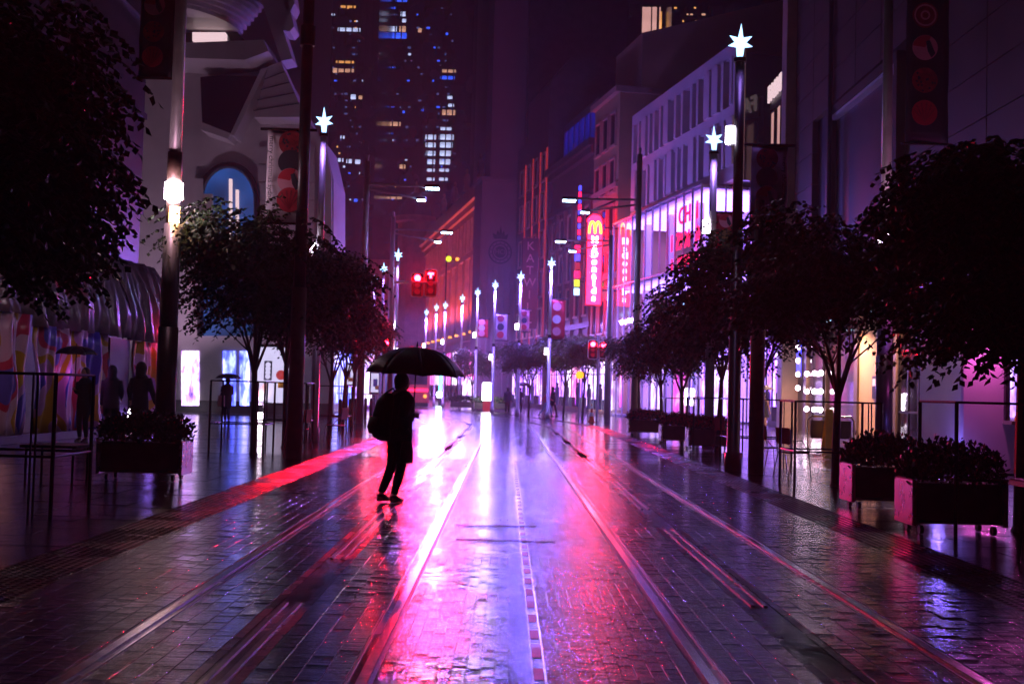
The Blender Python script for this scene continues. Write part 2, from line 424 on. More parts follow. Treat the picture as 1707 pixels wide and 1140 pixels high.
def lay(parent, spans, s0, s1, m, name, limit, inview):
    """spans: (x0,x1,columns,length). Nearest pieces are objects, the rest one field."""
    cells = []
    for x0, x1, nc, ln in spans:
        w = (x1-x0)/nc
        for c in range(nc):
            off = 0 if c % 2 == 0 else ln*.5
            k = 0; y = s0-off
            while y < s1-1e-6:
                l2 = ln if y+ln <= s1 else s1-y
                if l2 > .03: cells.append((x0+(c+.5)*w, y+l2/2, w-.006, l2-.006, l2 > ln-1e-6))
                y += ln
    vis = [c for c in cells if c[4] and inview(c[0], c[1])]
    vis.sort(key=lambda c: -(c[2]*c[3])/(c[0]**2+c[1]**2)**1.5)
    pick = set(vis[:limit]); fld = MB(); rnd = random.Random(3)
    for c in cells:
        x, y, w, l, full = c
        if c in pick: link(name, proto(w, l, m, rnd.randrange(6)), parent, (x, y, 0))
        else:
            v, f = paver_geom(w, l, rnd.gauss(0,.0012), rnd.gauss(0,.0012), rnd.uniform(-.001,.001))
            fld.add([(p[0]+x, p[1]+y, p[2]) for p in v], f)
    tag(fld.build(name+'_field', m, parent), kind='stuff')
def inview(x, y):
    if y < 5.4: return False
    px = 844+FPX*x/y; return 20 < px < 1690
lay(road, [(-3.2,-2.17,8,.1), (-2.02,-1.53,4,.1), (-1.25,-.76,4,.1), (-.615,.05,9,.1), (.245,1.025,10,.1),
           (1.175,1.66,4,.1), (1.94,2.435,4,.1), (2.58,3.65,8,.1)], 4.2, NEAR1, 'wet_paver', 'paver', 300, inview)
lay(fpl, [(-11.0,-3.8,12,.4)], 4.2, NEAR1, 'wet_slab', 'slab', 300, inview)
lay(fpr, [(4.25,13.25,15,.4)], 4.2, NEAR1, 'wet_slab', 'slab', 300, inview)
# drain channel and smooth band in the middle of the centre strip
dr = tag(MB().box(.055,.165,4.2,NEAR1,-.03,.001).build('centre_band', 'wet_slab'), kind='structure')
dg = thing('slot_drain', 'narrow slot drain with small iron grates along the middle of the paving', 'drain', (.205, 5, 0))
MB().box(-.035,.035,-.8,19,-.03,-.012).build('channel', 'rubber', dg)
MB().box(-.038,-.028,-.8,19,-.012,.002).box(.028,.038,-.8,19,-.012,.002).build('edge', 'steel', dg)
gm = MB().box(-.026,.026,-.12,.12,-.012,-.002).mesh('grate', 'iron')
for k in range(40): link('grate', gm, dg, (0, k*.48-.5, 0))
# service cover lids across the centre strip
for k, (x, y, w) in enumerate(((.42, 11.1, .62), (.30, 12.3, .55))):
    c = thing('cover_lid', ('dark iron drain cover lying nearer across the centre paving', 'dark iron drain cover lying farther across the centre paving')[k], 'drain cover', (x-.25, y, .0035))
    v = []; f = []; rr = random.Random(k+5); n = 14
    for i in range(n+1):
        xx = -w+(1.55*w)*i/n; a = .035+rr.uniform(-.018,.02); v += [(xx,-a,0),(xx,a,0)]
        if i: f.append((2*i-2,2*i,2*i+1,2*i-1))
    MB().add(v, f).build('lid', 'matt_black', c)
    MB().box(-w*.9,w*.45,-.012,.012,-.003,.001).build('slot', 'rubber', c)
# edge strips with raised studs
for nm, a, b in (('tactile_strip_left', -4.0, -3.4), ('tactile_strip_right', 3.45, 4.05)):
    st = tag(strip(MB(), a, b, -6, 190, 0.0).build(nm, 'wet_dark'), kind='structure')
    mb = MB()
    for i in range(8):
        for j in range(420):
            x = OX+a+.04+(b-a-.08)*i/7; y = 6.+j*.075
            if not (-.58 < x/y < .55): continue
            mb.add([(x-.024,y-.024,.0),(x+.024,y-.024,.0),(x+.024,y+.024,.0),(x-.024,y+.024,.0),(x-.014,y-.014,.006),(x+.014,y-.014,.006),(x+.014,y+.014,.006),(x-.014,y+.014,.006)],
                   [(4,5,6,7),(0,1,5,4),(1,2,6,5),(2,3,7,6),(3,0,4,7)])
    tag(mb.build('studs', 'wet_dark', st), kind='stuff')

# tram rails
RL = ['far left tram rail of the left-hand track, beyond the walking woman', 'bright tram rail just right of the walking woman, edging the centre paving',
      'bright tram rail at the right edge of the centre paving', 'outermost right tram rail beside the right tactile strip']
for k, x in enumerate((-2.11, -.675, 1.085, 2.52)):
    o = x-OX; rl = thing('tram_rail', RL[k], 'rail', (0,0,0), 0, 'tram rails')
    strip(MB(), o-.026, o+.030, -6, 185, .006, 2, -.03).build('rail_head', 'steel', rl)
    g = 1 if k in (0, 2) else -1
    a, b = (o+.030, o+.072) if g > 0 else (o-.068, o-.026)
    strip(MB(), a, b, -6, 185, -.024).build('flange_groove', 'rubber', rl)
    a, b = (o+.072, o+.084) if g > 0 else (o-.08, o-.068)
    strip(MB(), a, b, -6, 185, .003, 2, -.03).build('guard_lip', 'steel', rl)
    a, b = (o-.055, o-.026) if g > 0 else (o+.030, o+.055)
    strip(MB(), a, b, -6, 185, -.003).build('rubber_edge', 'rubber', rl)
for k, x in enumerate((-1.39, 1.80)):
    o = x-OX; pr = thing('power_rail', ('flush dark power rail in the middle of the left-hand track', 'flush dark power rail in the middle of the right-hand track')[k], 'rail', (0,0,0), 0, 'power rails')
    strip(MB(), o-.138, o-.085, -6, 185, -.002).build('rubber_edge', 'wet_dark', pr)
    strip(MB(), o+.085, o+.138, -6, 185, -.002).build('rubber_edge', 'wet_dark', pr)
    strip(MB(), o-.085, o+.085, -6, 185, -.006).build('insulator', 'rubber', pr)
    s = 1.5 if k else 3.2
    while s < 60:
        strip(MB(), o-.06, o-.03, s, s+4.5, .004, 2, -.01).build('contact_plate', 'steel', pr)
        strip(MB(), o+.03, o+.06, s, s+4.5, .004, 2, -.01).build('contact_plate', 'steel', pr)
        s += 6.5

# ================================================================== buildings
def frame_at(name, label, off, s, cat='building', rz=TH):
    """a thing whose local +x runs away from the street, +y along it, at lateral offset off and distance s"""
    return thing(name, label, cat, street(off, s), rz)

# ---- right, near: grey stone-panelled store with a tall portal and canopy (facade on x = 13)
XF = 13.0
bR = thing('stone_store', 'large grey stone-panelled store with dark tall portal on the right', 'building', (XF, 20, 0))
HT = 30.0
MB().box(.3,14,9,32.3,0,HT).build('core', 'dark_stone', bR)
MB().box(.25,14,-14,9,0,HT).build('core', 'dark_stone', bR)
pm = MB().bbox(-.0,.28,0,2.96,0,1.36,.012).mesh('panel', 'stone_grey')
PY0, PY1, PZ = 18.6, 26.4, 13.0          # portal
for iy in range(11):
    for iz in range(18):
        y = -1.0+iy*3.0; z = 5.2+iz*1.38
        if y+2.9 > PY0 and y < PY1 and z < PZ: continue
        link('panel', pm, bR, (0, y, z))
MB().box(-.02,.4,PY0-.35,PY0-.02,0,PZ+.3).box(-.02,.4,PY1+.02,PY1+.4,0,PZ+.3).build('portal_jamb', 'stone_grey', bR)
MB().box(-.03,.3,PY0-.35,PY1+.4,PZ+.02,PZ+.35).build('portal_lintel', 'stone_grey', bR)
MB().box(1.4,1.6,PY0,PY1,4.6,PZ).build('portal_glass', 'window_dark', bR)
MB().box(-.0,1.4,PY0,PY1,PZ-.12,PZ).build('portal_soffit', 'white_wall', bR)
MB().tube([(-.12,25.9,4.6),(-.12,25.9,HT)],.09,8).build('downpipe', 'black_metal', bR)
# corner pier and lit side bay with the white sign
MB().bbox(-.45,.6,32.0,32.9,0,HT,.03).build('corner_pier', 'stone_trim', bR)
MB().box(-.5,-.46,31.95,32.95,11.4,11.75).build('pier_band', 'dark_panel', bR)
MB().bbox(-.75,-.5,32.2,32.5,5.3,5.5,.02).build('added_pier_uplight', 'lamp_warm', bR)  # uplight and its beam added to warm the pier
spot('added_uplight_beam', bR, (-1.0,32.2,5.6), (-.2,32.2,14), 90, (1,.45,.14), 70)
# ground floor: glazed bays
base = MB(); base.box(.1,.3,-14,32.3,4.3,5.15); base.build('fascia', 'dark_panel', bR)
piers = [-2.0, 2.2, 6.0, 10.2, 14.0, 18.2, 22.4, 26.6, 29.6]
for y in piers: MB().bbox(-.02,.3,y-.22,y+.22,0,4.3,.02).build('pier', 'stone_grey', bR)
bays = ['dark','wall','door','wall','door','wallo','violet','pinkw']
for k, kind in enumerate(bays):
    a, b = piers[k]+.22, piers[k+1]-.22
    if kind == 'dark':
        MB().box(.12,.16,a,b,.3,4.2).build('shop_glass', 'window_dark', bR)
    elif kind == 'wall' or kind == 'wallo':
        MB().box(.06,.28,a,b,0,4.3).build('wall_bay', 'tan_render', bR)
        nb = MB().box(.0,.05,a+1.6,a+2.1,1.5,2.3).build('notice_board', 'black_metal', bR)
        MB().box(-.012,-.002,a+1.68,a+2.02,1.95,2.2).build('notice_sheet', 'paper', nb)
    elif kind == 'door':
        fr = MB()
        n = 4
        for q in range(n+1):
            yy = a+(b-a)*q/n; fr.box(.05,.12,yy-.04,yy+.04,.0,3.4)
        fr.box(.05,.12,a,b,3.4,3.5).box(.05,.12,a,b,1.05,1.12); fr.build('door_frame', 'black_metal', bR)
        for q in range(n):
            pn = MB().box(.08,.095,a+(b-a)*q/n+.04,a+(b-a)*(q+1)/n-.04,.02,3.4).build('door_pane', 'glass_dim', bR)
        MB().box(2.2,2.3,a,b,0,4.2).build('lobby_wall', 'tan_render', bR)
        MB().box(.3,2.2,a,b,4.1,4.18).build('lobby_ceiling', 'white_wall', bR)
        li = MB().box(1.0,1.3,a+.8,b-.8,4.04,4.09).build('lobby_light', 'shop_warm', bR)
    elif kind == 'violet':
        MB().box(.08,.1,a,b,.3,4.2).build('shop_glass', 'glass_clear', bR)
        MB().box(1.4,1.5,a,b,0,4.2).build('window_back', 'shop_violet', bR)
    else:
        MB().box(.08,.1,a,b,.3,4.2).build('shop_glass', 'glass_clear', bR)
        MB().box(.9,1.0,a,b,.2,4.2).build('window_back', 'ceiling_pink', bR)
# round sticker on the door
st = MB().tube([(.03,15.1,1.75),(.045,15.1,1.75)],.24,20).build('door_sticker', 'paper', bR)
MB().tube([(.022,15.1,1.75),(.03,15.1,1.75)],.16,20).build('sticker_disc', 'cloth_blue', st)
# globe bulbs in the display bay
bm_ = MB().ball((0,0,0),.11,.11,.11,10,6).mesh('globe_bulb', 'bulb', True)
for z in (1.0,1.75,2.5):
    for y in (26.6-.05, 27.5, 28.7): link('globe_bulb', bm_, bR, (-.16, y, z))
for z in (1.9,2.5,3.1,3.7): link('globe_bulb', bm_, bR, (-.16, 30.2, z))
MB().box(-.14,-.1,29.9,30.6,2.4,4.1).build('blue_sign', 'led_blue', bR)
# canopy with rows of downlights
cn = thing('shop_canopy', 'dark flat canopy with rows of small cyan downlights over the right footpath', 'canopy', (XF-.02, 34, 4.35))
MB().bbox(-3.4,-.02,0,15.5,0,.4,.03).build('canopy_slab', 'black_metal', cn)
for y in (1, 14.5): MB().tube([(-3.2,y,.4),(-.1,y,2.4)],.03,6).build('tie_rod', 'black_metal', cn)
dm = MB().tube([(0,0,-.035),(0,0,.0)],.075,10).mesh('downlight', 'down_light')
for x in (-3.15,-2.1,-1.1):
    for k in range(17): link('downlight', dm, cn, (x, .5+k*.9, -.002))
for y in (3, 8, 13): spot('canopy_lamp', cn, (-1.4, y, -.1), (-.9, y, -4), 850, (1, .5, .42), 150)

# lit bay with tall windows and white sign, between store and cross street
bF = thing('window_bay', 'dark upper bay with four tall lit windows and a white lettered sign', 'building', (XF+.25, 53, 0))
MB().box(.2,9,0,5.6,0,17.4).build('wall', 'dark_stone', bF)
wm = MB().box(.02,.16,0,.62,0,5.0).mesh('tall_window', 'win_tall')
fm = MB().box(.0,.2,-.07,-.0,-.1,5.1).box(.0,.2,.62,.69,-.1,5.1).mesh('window_frame', 'dark_panel')
for k in range(4):
    w_ = link('tall_window', wm, bF, (0, .45+k*1.32, 11.0)); link('frame', fm, w_, (0,0,0))
o = letters('FASHION', 1.15, 'sign_white', bF, (-.08, 3.0, 17.0), (R_(90), 0, R_(-90)), .05, 'sign_lettering', 1, .03)
MB().box(.02,.18,.2,5.4,16.3,17.3).build('sign_board', 'dark_panel', bF)
MB().box(.1,.19,.2,5.4,0.3,4.2).build('shop_glass', 'shop_violet', bF)
MB().box(-1.2,.2,0,5.6,4.5,4.8).build('awning', 'dark_panel', bF)

# kiosk on the right footpath
kk = thing('kiosk', 'purple-lit kiosk with a bright serving window on the right', 'kiosk', (10.0, 25, 0))
MB().bbox(0,3.0,0,2.6,0,3.2,.04).build('body', 'white_wall', kk)
MB().bbox(-.25,3.2,-.3,2.8,3.2,3.45,.04).build('roof', 'dark_panel', kk)
MB().box(1.02,2.95,-.06,-.01,1.15,2.75).build('serving_window', 'shop_white', kk)
MB().box(.92,1.02,-.1,.0,1.05,2.85).box(1.02,2.98,-.1,.0,2.75,2.85).box(1.9,1.98,-.09,.0,1.15,2.75).build('window_frame', 'dark_panel', kk)
MB().box(.9,2.98,-.45,-.0,1.0,1.08).build('counter', 'stone_trim', kk)
for k in range(6):
    MB().bbox(1.1+k*.3,1.3+k*.3,-.35,-.12,1.08,1.2+.03*(k%3),.02).build('goods', ('yellow','stone_trim','paper')[k%3], kk)
MB().box(.1,.9,-.02,-.002,3.0,3.15).build('light_strip', 'shop_pink', kk)
lamp('kiosk_lamp', kk, (.45,-.55,3.05), 40, (1,.12,.7), .05)
lamp('kiosk_lamp', kk, (-.6,-.2,.35), 12, (.25,.15,1), .05)

# ---- right, beyond the cross street: glass-fronted store
def local_street_building(name, label, off, s): return frame_at(name, label, off, s)
gb = local_street_building('glass_store', 'glass-walled corner store glowing violet with red lettering inside', 11.4, 57.5)
GW, GL, GH = 5.5, 15.6, 12.6
for z in (0.0, 4.2, 8.4):
    MB().box(.15,GW,.15,GL,z-.12,z+.12).build('floor_slab', 'white_wall', gb)
    for q in range(4): MB().box(.6,GW-.4,.6+q*3.7,3.9+q*3.7,z+3.85,z+3.93).build('ceiling_light', 'ceiling_violet', gb)
MB().box(GW,GW+.2,0,GL,0,GH).build('back_wall', 'white_wall', gb)
MB().box(.15,GW,.15,GL,GH-.15,GH).build('roof_slab', 'white_wall', gb)
for y in (3.6, 8.2, 12.6): MB().bbox(1.2,1.6,y,y+.4,.12,GH-.2,.03).build('column', 'white_wall', gb)
# stair flights behind the corner glass
MB().add([(1.0,.8,4.2),(3.6,.8,6.4),(3.6,2.6,6.4),(1.0,2.6,4.2),(1.0,.8,4.5),(3.6,.8,6.7),(3.6,2.6,6.7),(1.0,2.6,4.5)],[(0,3,2,1),(4,5,6,7),(0,1,5,4),(1,2,6,5),(2,3,7,6),(3,0,4,7)]).build('stair_flight', 'white_panel', gb)
MB().add([(1.0,.8,8.0),(3.6,.8,6.2),(3.6,2.6,6.2),(1.0,2.6,8.0),(1.0,.8,8.3),(3.6,.8,6.5),(3.6,2.6,6.5),(1.0,2.6,8.3)],[(0,3,2,1),(4,5,6,7),(0,1,5,4),(1,2,6,5),(2,3,7,6),(3,0,4,7)]).build('stair_flight', 'dark_panel', gb)
pw = GL/12
pane = MB().box(-.0,.02,.03,pw-.03,.05,4.14).mesh('glass_pane', 'glass_clear')
mu = MB().box(-.05,.06,-.03,.03,0,GH).mesh('mullion', 'pole_paint')
for k in range(12):
    for z in range(3): link('glass_pane', pane, gb, (0, k*pw, z*4.2))
for k in range(13): link('mullion', mu, gb, (0, k*pw, 0))
pane2 = MB().box(.03,1.34,.0,.02,.05,4.14).mesh('glass_pane', 'glass_clear'); mu2 = MB().box(-.03,.03,-.05,.06,0,GH).mesh('mullion', 'pole_paint')
for k in range(4):
    for z in range(3): link('glass_pane', pane2, gb, (k*1.37, 0, z*4.2))
    if k: link('mullion', mu2, gb, (k*1.37, 0, 0))
tm = MB().box(-.06,.05,0,GL,-.05,.05).mesh('transom', 'pole_paint')
for z in (4.2,8.4,GH): link('transom', tm, gb, (0,0,z))
RZ = (R_(90), 0, R_(-90))
for z, t in ((11.6,'I CH  I'), (10.2,'I ZOI  A'), (8.8,'I  EZI  V')): letters(t, 1.35, 'led_red', gb, (.5, 3.6, z-.1), RZ, .03, 'red_lettering', 1, .02)
MB().box(.55,.6,2.6,3.9,5.6,5.68).box(.55,.6,2.6,3.9,6.55,6.63).box(.55,.6,2.6,2.68,5.68,6.55).box(.55,.6,3.82,3.9,5.68,6.55).build('neon_frame', 'star_light', gb)
letters('H', 1.1, 'led_cyan', gb, (.3, 1.6, 4.5), RZ, .04, 'cyan_letter')
letters('Z', 1.0, 'led_cyan', gb, (.3, 3.0, 3.4), RZ, .04, 'cyan_letter')
MB().box(2.2,2.3,4.4,8.6,4.2,7.6).build('display_wall', 'shop_warm', gb)
for k,y in enumerate((1.2,4.6,8.4,11.8)):
    MB().box(2.4,2.5,y,y+2.6,.4,3.3).build('display_wall', ('shop_white','shop_violet','shop_pink','shop_white')[k], gb)
MB().box(-.09,-.03,13.0,13.25,.6,3.2).build('neon_tube', 'shop_pink', gb)

# fin-fronted building above and behind the glass store
fb = local_street_building('finned_building', 'pale building with rows of tall vertical fins above the glass store', 12.6, 56.5)
FL, FH = 17.0, 20.0
MB().box(.5,16,0,FL,12.7,FH-.6).build('core', 'window_dark', fb)
sp = MB().box(0,.6,0,FL,0,.75).mesh('spandrel', 'fin_white')
for z in (12.7, 15.9, 19.2): link('spandrel', sp, fb, (0,0,z))
fin = MB().bbox(-.1,.5,-.16,.16,0,2.55,.02).mesh('fin', 'fin_white'); fin2 = MB().bbox(-.15,.5,-.42,.42,0,2.56,.02).mesh('fin', 'fin_white')
rnd = random.Random(4)
for z in (13.45, 16.65):
    y = .2
    while y < FL-.2:
        link('fin', fin2 if rnd.random() < .3 else fin, fb, (0,y,z)); y += rnd.choice((.95,1.15,1.5))
MB().box(-.05,.55,-.25,-.02,12.7,FH).build('corner_trim', 'fin_white', fb)

# tan tower with plain side wall and the burger sign building
tb = local_street_building('tan_building', 'tan rendered building with blank side wall rising behind the glass store', 12.0, 74.2)
MB().box(0,14,0,6,0,22).build('wall', 'tan_render', tb)
MB().prism([(1.5,22),(14,22),(14,30),(3.2,26.5),(1.5,26)],.02,6).build('stepped_top', 'tan_render', tb)
MB().box(-.35,14.1,-.2,6.1,21.8,22.2).build('cornice', 'stone_trim', tb)
MB().box(-.3,0,-.1,6,9.2,9.6).build('string_course', 'stone_trim', tb)
MB().box(-.2,0,0,6,15.4,15.7).build('string_course', 'stone_trim', tb)
wn = MB().box(-.04,.02,0,1.1,0,2.2).mesh('window', 'window_dark'); wf = MB().box(-.12,-.0,-.14,-.0,-.12,2.35).box(-.12,.0,1.1,1.24,-.12,2.35).box(-.16,.0,0,1.1,2.2,2.35).box(-.2,.0,-.1,1.2,-.14,0).mesh('frame', 'stone_trim')
for iz in range(5):
    for iy in range(3):
        w_ = link('window', wn, tb, (0, .7+iy*1.8, 5.6+iz*3.2)); link('frame', wf, w_)
MB().box(-.1,-.02,.2,5.8,.3,3.6).build('shop_glass', 'shop_white', tb)
MB().box(-1.4,0,0,6,4.0,4.4).build('awning', 'dark_panel', tb)

fx_ = MB().bbox(.6,1.0,-2.2,-1.9,12.75,12.95,.02).build('added_wall_washer', 'lamp_warm', tb)  # washer and its beam added to warm the blank side wall
spot('added_washer_beam', tb, (1.6,-2.4,13.0), (2.2,0,19), 1800, (1,.45,.16), 120)
# burger restaurant sign (letters as in the place)
ms = thing('restaurant_sign', 'tall pink-red illuminated blade sign with yellow arches and white vertical letters', 'sign', W(989,508,75.5), TH*.6)
mh = 6.0
MB().prism([(-.5,0),(.5,0),(.5,mh-.55),(.42,mh-.2),(.2,mh),(-.2,mh),(-.42,mh-.2),(-.5,mh-.55)],0,.5).build('sign_box', 'mc_red', ms)
MB().prism([(-.56,-.06),(.56,-.06),(.56,0),(-.56,0)],-.02,.52).box(-.56,-.5,-.02,.52,0,mh-.5).box(.5,.56,-.02,.52,0,mh-.5).build('sign_frame', 'plastic_red', ms)
arc = MB()
for sx in (-.2,.2):
    arc.tube([(sx+.19*math.cos(t)*1.05, -.05, mh-1.25+.78*math.sin(t)) for t in [math.pi*q/10 for q in range(11)]],.06,6)
arc.build('golden_arches', 'mc_yellow', ms)
for k, ch in enumerate("McDonald's".replace("'", "")):
    letters(ch, .58, 'mc_white', ms, (0, -.04, mh-1.68-k*.485), (R_(90),0,0), .03, 'letter', 1, .025)
for z in (1, mh-.8): MB().tube([(.56,.25,z),(2.4,.4,z)],.05,6).build('bracket', 'black_metal', ms)
MB().prism([(-1.1,mh-.15),(1.4,mh+1.0),(1.4,mh+1.12),(-1.1,mh-.02)],.1,.4).build('cover_bar', 'dark_panel', ms)

# dark corniced block
db = local_street_building('corniced_block', 'dark corniced old block with neon strips behind the pink blade sign', 12.2, 80.3)
MB().box(0,12,0,13,0,19.4).build('wall', 'brick_brown', db)
MB().box(-.7,12,-.3,13.1,19.4,19.9).box(-.45,12,-.2,13.05,18.9,19.4).build('cornice', 'dark_stone', db)
MB().box(-.4,0,0,13,15.8,16.2).build('string_course', 'dark_stone', db)
MB().box(-.3,0,0,13,6.2,6.6).build('string_course', 'dark_stone', db)
for iy in range(6): MB().box(-.28,0,.3+iy*2.5,.75+iy*2.5,4.6,15.8).build('pilaster', 'brick_brown', db)
for iz in range(3):
    for iy in range(5):
        w_ = link('window', wn, db, (0, 1.25+iy*2.5, 7.2+iz*2.9)); link('frame', wf, w_)
MB().box(.6,10,2,12,19.9,23.5).build('roof_storey', 'dark_stone', db)
rb_ = MB().box(.5,.58,0,.9,0,2.2).mesh('roof_window', 'roof_blue')
for k in range(6): link('roof_window', rb_, db, (0, 2.4+k*1.6, 20.6))
MB().box(-1.6,0,0,13,4.1,4.5).build('awning', 'dark_stone', db)
for k in range(5): MB().box(-.1,-.02,.4+k*2.5,2.7+k*2.5,.4,3.7).build('shop_glass', ('shop_violet','shop_pink','shop_white','shop_violet','shop_pink')[k], db)
# LED blade strips on its face
lb = thing('led_blade', 'slim vertical strip of red and blue lights above the street lamp arm', 'sign', W(965,402,82), TH)
for k in range(9):
    MB().bbox(-.1,.1,-.08,.08,k*.46,k*.46+.36,.03).build('light_segment', 'led_red' if k % 2 else 'led_blue', lb)
for z in (1, 3.5): MB().tube([(.16,0,z),(2.2,0,z)],.05,6).build('bracket', 'black_metal', lb)
lb2 = thing('led_blade', 'short stacked neon sign of red and yellow characters below the light strip', 'sign', W(961,492,82), TH)
for k in range(6):
    MB().bbox(-.2,.2,-.1,.1,k*.62,k*.62+.5,.04).build('light_segment', ('star_light','led_yellow','led_red','neon_orange','led_blue','led_red')[k], lb2)
for z in (1, 3): MB().tube([(.2,0,z),(2.2,0,z)],.05,6).build('bracket', 'black_metal', lb2)

# narrow dark building with red neon verticals and vertical lettering
nb_ = local_street_building('narrow_building', 'narrow black building with red vertical neon lines and dark letter blade', 11.8, 93.5)
MB().box(0,10,0,12,0,24).build('wall', 'dark_stone', nb_)
MB().prism([(0,24),(10,24),(10,27),(2,30),(0,27.5)],0,8).build('gable', 'dark_stone', nb_)
for y in (.15, 2.4, 5.2, 8.2): MB().box(-.1,.0,y,y+.16,5,22).build('neon_line', 'neon_orange', nb_)
for iz in range(5):
    for iy in range(4):
        w_ = link('window', wn, nb_, (0, .8+iy*2.8, 6.2+iz*3.3)); link('frame', wf, w_)
MB().box(-.08,-.02,.3,11.6,.4,3.8).build('shop_glass', 'shop_violet', nb_)
MB().box(-1.2,0,0,12,4.2,4.6).build('awning', 'dark_stone', nb_)
kb = thing('letter_blade', 'tall dark vertical blade with faint grey letters over a far awning', 'sign', W(881,548,95), TH*.5)
MB().bbox(-.7,.7,0,.35,0,7.6,.04).build('blade', 'dark_panel', kb)
for k, ch in enumerate('KATWILL'): letters(ch, 1.0, 'fin_white', kb, (0, -.03, 6.9-k*1.02), (R_(90),0,0), .02, 'letter')

# plain tower with round crest
ct = local_street_building('crest_tower', 'tall plain violet-lit tower wall with a dark round crowned crest', 8.7, 107)
MB().box(0,14,0,4,0,21.6).build('lower_block', 'violet_stone', ct)
MB().box(.9,14,.8,3.6,21.6,62).build('tower_wall', 'violet_stone', ct)
MB().box(4.2,14,-.1,.78,21.6,64).build('tower_return', 'dark_stone', ct)
MB().box(-.15,14,-.15,4.1,21.3,21.7).build('ledge', 'violet_stone', ct)
for k in range(7): MB().box(.15+k*.55,.35+k*.55,-.16,0,0,13.2).build('rib', 'violet_stone', ct)
MB().box(-.2,-.1,.2,3.8,.3,5).build('shop_glass', 'shop_pink', ct)
cp = W(822,420,108); cr = thing('wall_crest', 'dark round crest with crown and three letters on the plain tower wall', 'emblem', street(8.7,107)+RX*1.9-AX*.06+Vector((0,0,cp.z)), TH)
ring = MB()
for (ra, rb2) in ((1.13,1.02),(.8,.7)):
    for q in range(36):
        a0 = 2*math.pi*q/36; a1 = 2*math.pi*(q+1)/36
        ring.prism([(ra*math.cos(a0),ra*math.sin(a0)),(ra*math.cos(a1),ra*math.sin(a1)),(rb2*math.cos(a1),rb2*math.sin(a1)),(rb2*math.cos(a0),rb2*math.sin(a0))],-.05,.05)
ring.build('ring', 'banner_navy', cr)
MB().prism([(.56*math.cos(2*math.pi*q/24),.56*math.sin(2*math.pi*q/24)) for q in range(24)],-.02,.04).build('disc', 'banner_navy', cr)
for k in range(14):
    a = 2*math.pi*(k+.5)/14; MB().prism([(.91*math.cos(a)+.06*math.cos(t),.91*math.sin(a)+.06*math.sin(t)) for t in [math.pi/3*q for q in range(6)]],-.05,.04).build('boss', 'banner_navy', cr)
letters('HCI', .62, 'violet_stone', cr, (0,-.05,0), (R_(90),0,0), .03, 'crest_letters')
MB().prism([(-.62,1.25),(.62,1.25),(.75,1.75),(.42,1.6),(.3,2.05),(.12,1.75),(0,2.5),(-.12,1.75),(-.3,2.05),(-.42,1.6),(-.75,1.75)],-.05,.05).build('crown', 'banner_navy', cr)

# ornate sandstone arcade building far right of the bend
ob = local_street_building('ornate_arcade', 'ornate orange-lit sandstone building with heavy cornice and statues at the bend', 12.0, 112)
OL = 57
MB().box(0,16,0,OL,0,21).build('wall', 'sandstone', ob)
MB().box(-1.3,16,-.6,OL,22.4,23.3).box(-.9,16,-.4,OL,21.7,22.4).box(-.5,16,-.2,OL,21,21.7).box(-.4,0,0,OL,16.6,17.2).box(-.5,0,0,OL,7,7.7).build('cornice', 'sandstone', ob)
MB().box(-.2,.2,0,OL,23.3,25).build('parapet', 'sandstone', ob)
for k in range(11):
    y = 1+k*4.9
    MB().bbox(-.55,0,y-.5,y+.5,7.7,16.6,.05).build('pilaster', 'sandstone', ob)
    a = MB(); a.box(-.06,.02,y+1.1,y+3.8,8.4,13)
    a.add([(-.06,y+2.45,13)]+[(-.06,y+2.45+1.35*math.cos(t),13+1.35*math.sin(t)) for t in [math.pi*q/8 for q in range(9)]],[(0,q+1,q+2) for q in range(8)])
    a.build('arched_window', 'window_dark', ob)
    if k < 11: MB().box(-.12,.0,y+.9,y+4.,2,6).build('shop_glass', ('shop_pink','shop_violet','shop_white')[k%3], ob)
    for q in (.8, 3.6): MB().bbox(-.6,.0,y+q,y+q+.4,17.2,21,.04).build('bracket', 'sandstone', ob)
for k in range(5):
    y = 4+k*9
    MB().rings([(-.2,y,25,.5,.5),(-.2,y,25.7,.32,.32),(-.2,y,26.3,.42,.36),(-.2,y,26.9,.3,.26),(-.2,y,27.1,.12,.12),(-.2,y,27.35,.2,.2),(-.2,y,27.65,.1,.1)],10).build('statue', 'sandstone', ob)
for k in range(11):
    fx = MB().bbox(-1.0,-.6,3.3+k*4.9,3.7+k*4.9,7.7,7.95,.03).build('floodlight', 'amber', ob)
    spot('flood_beam', ob, (-1.5,3.5+k*4.9,8.1), (.3,3.5+k*4.9,19), 1100, (1,.12,.09), 110)
# domed turret behind
dt = thing('domed_turret', 'small far turret with fluted dome and lantern over red-lit cornice', 'turret', W(690,470,196))
MB().rings([(0,0,-15,3,3),(0,0,10,3,3),(0,0,10.3,3.5,3.5),(0,0,11.2,3.5,3.5)],16).build('drum', 'sandstone', dt)
MB().rings([(0,0,11.2,2.8,2.8),(0,0,13.2,2.5,2.5),(0,0,14.6,1.6,1.6),(0,0,15.4,.5,.5)],16).build('dome', 'brick_brown', dt)
MB().rings([(0,0,15.4,.45,.45),(0,0,16.6,.4,.4),(0,0,17.5,.05,.05)],10).build('lantern', 'sandstone', dt)
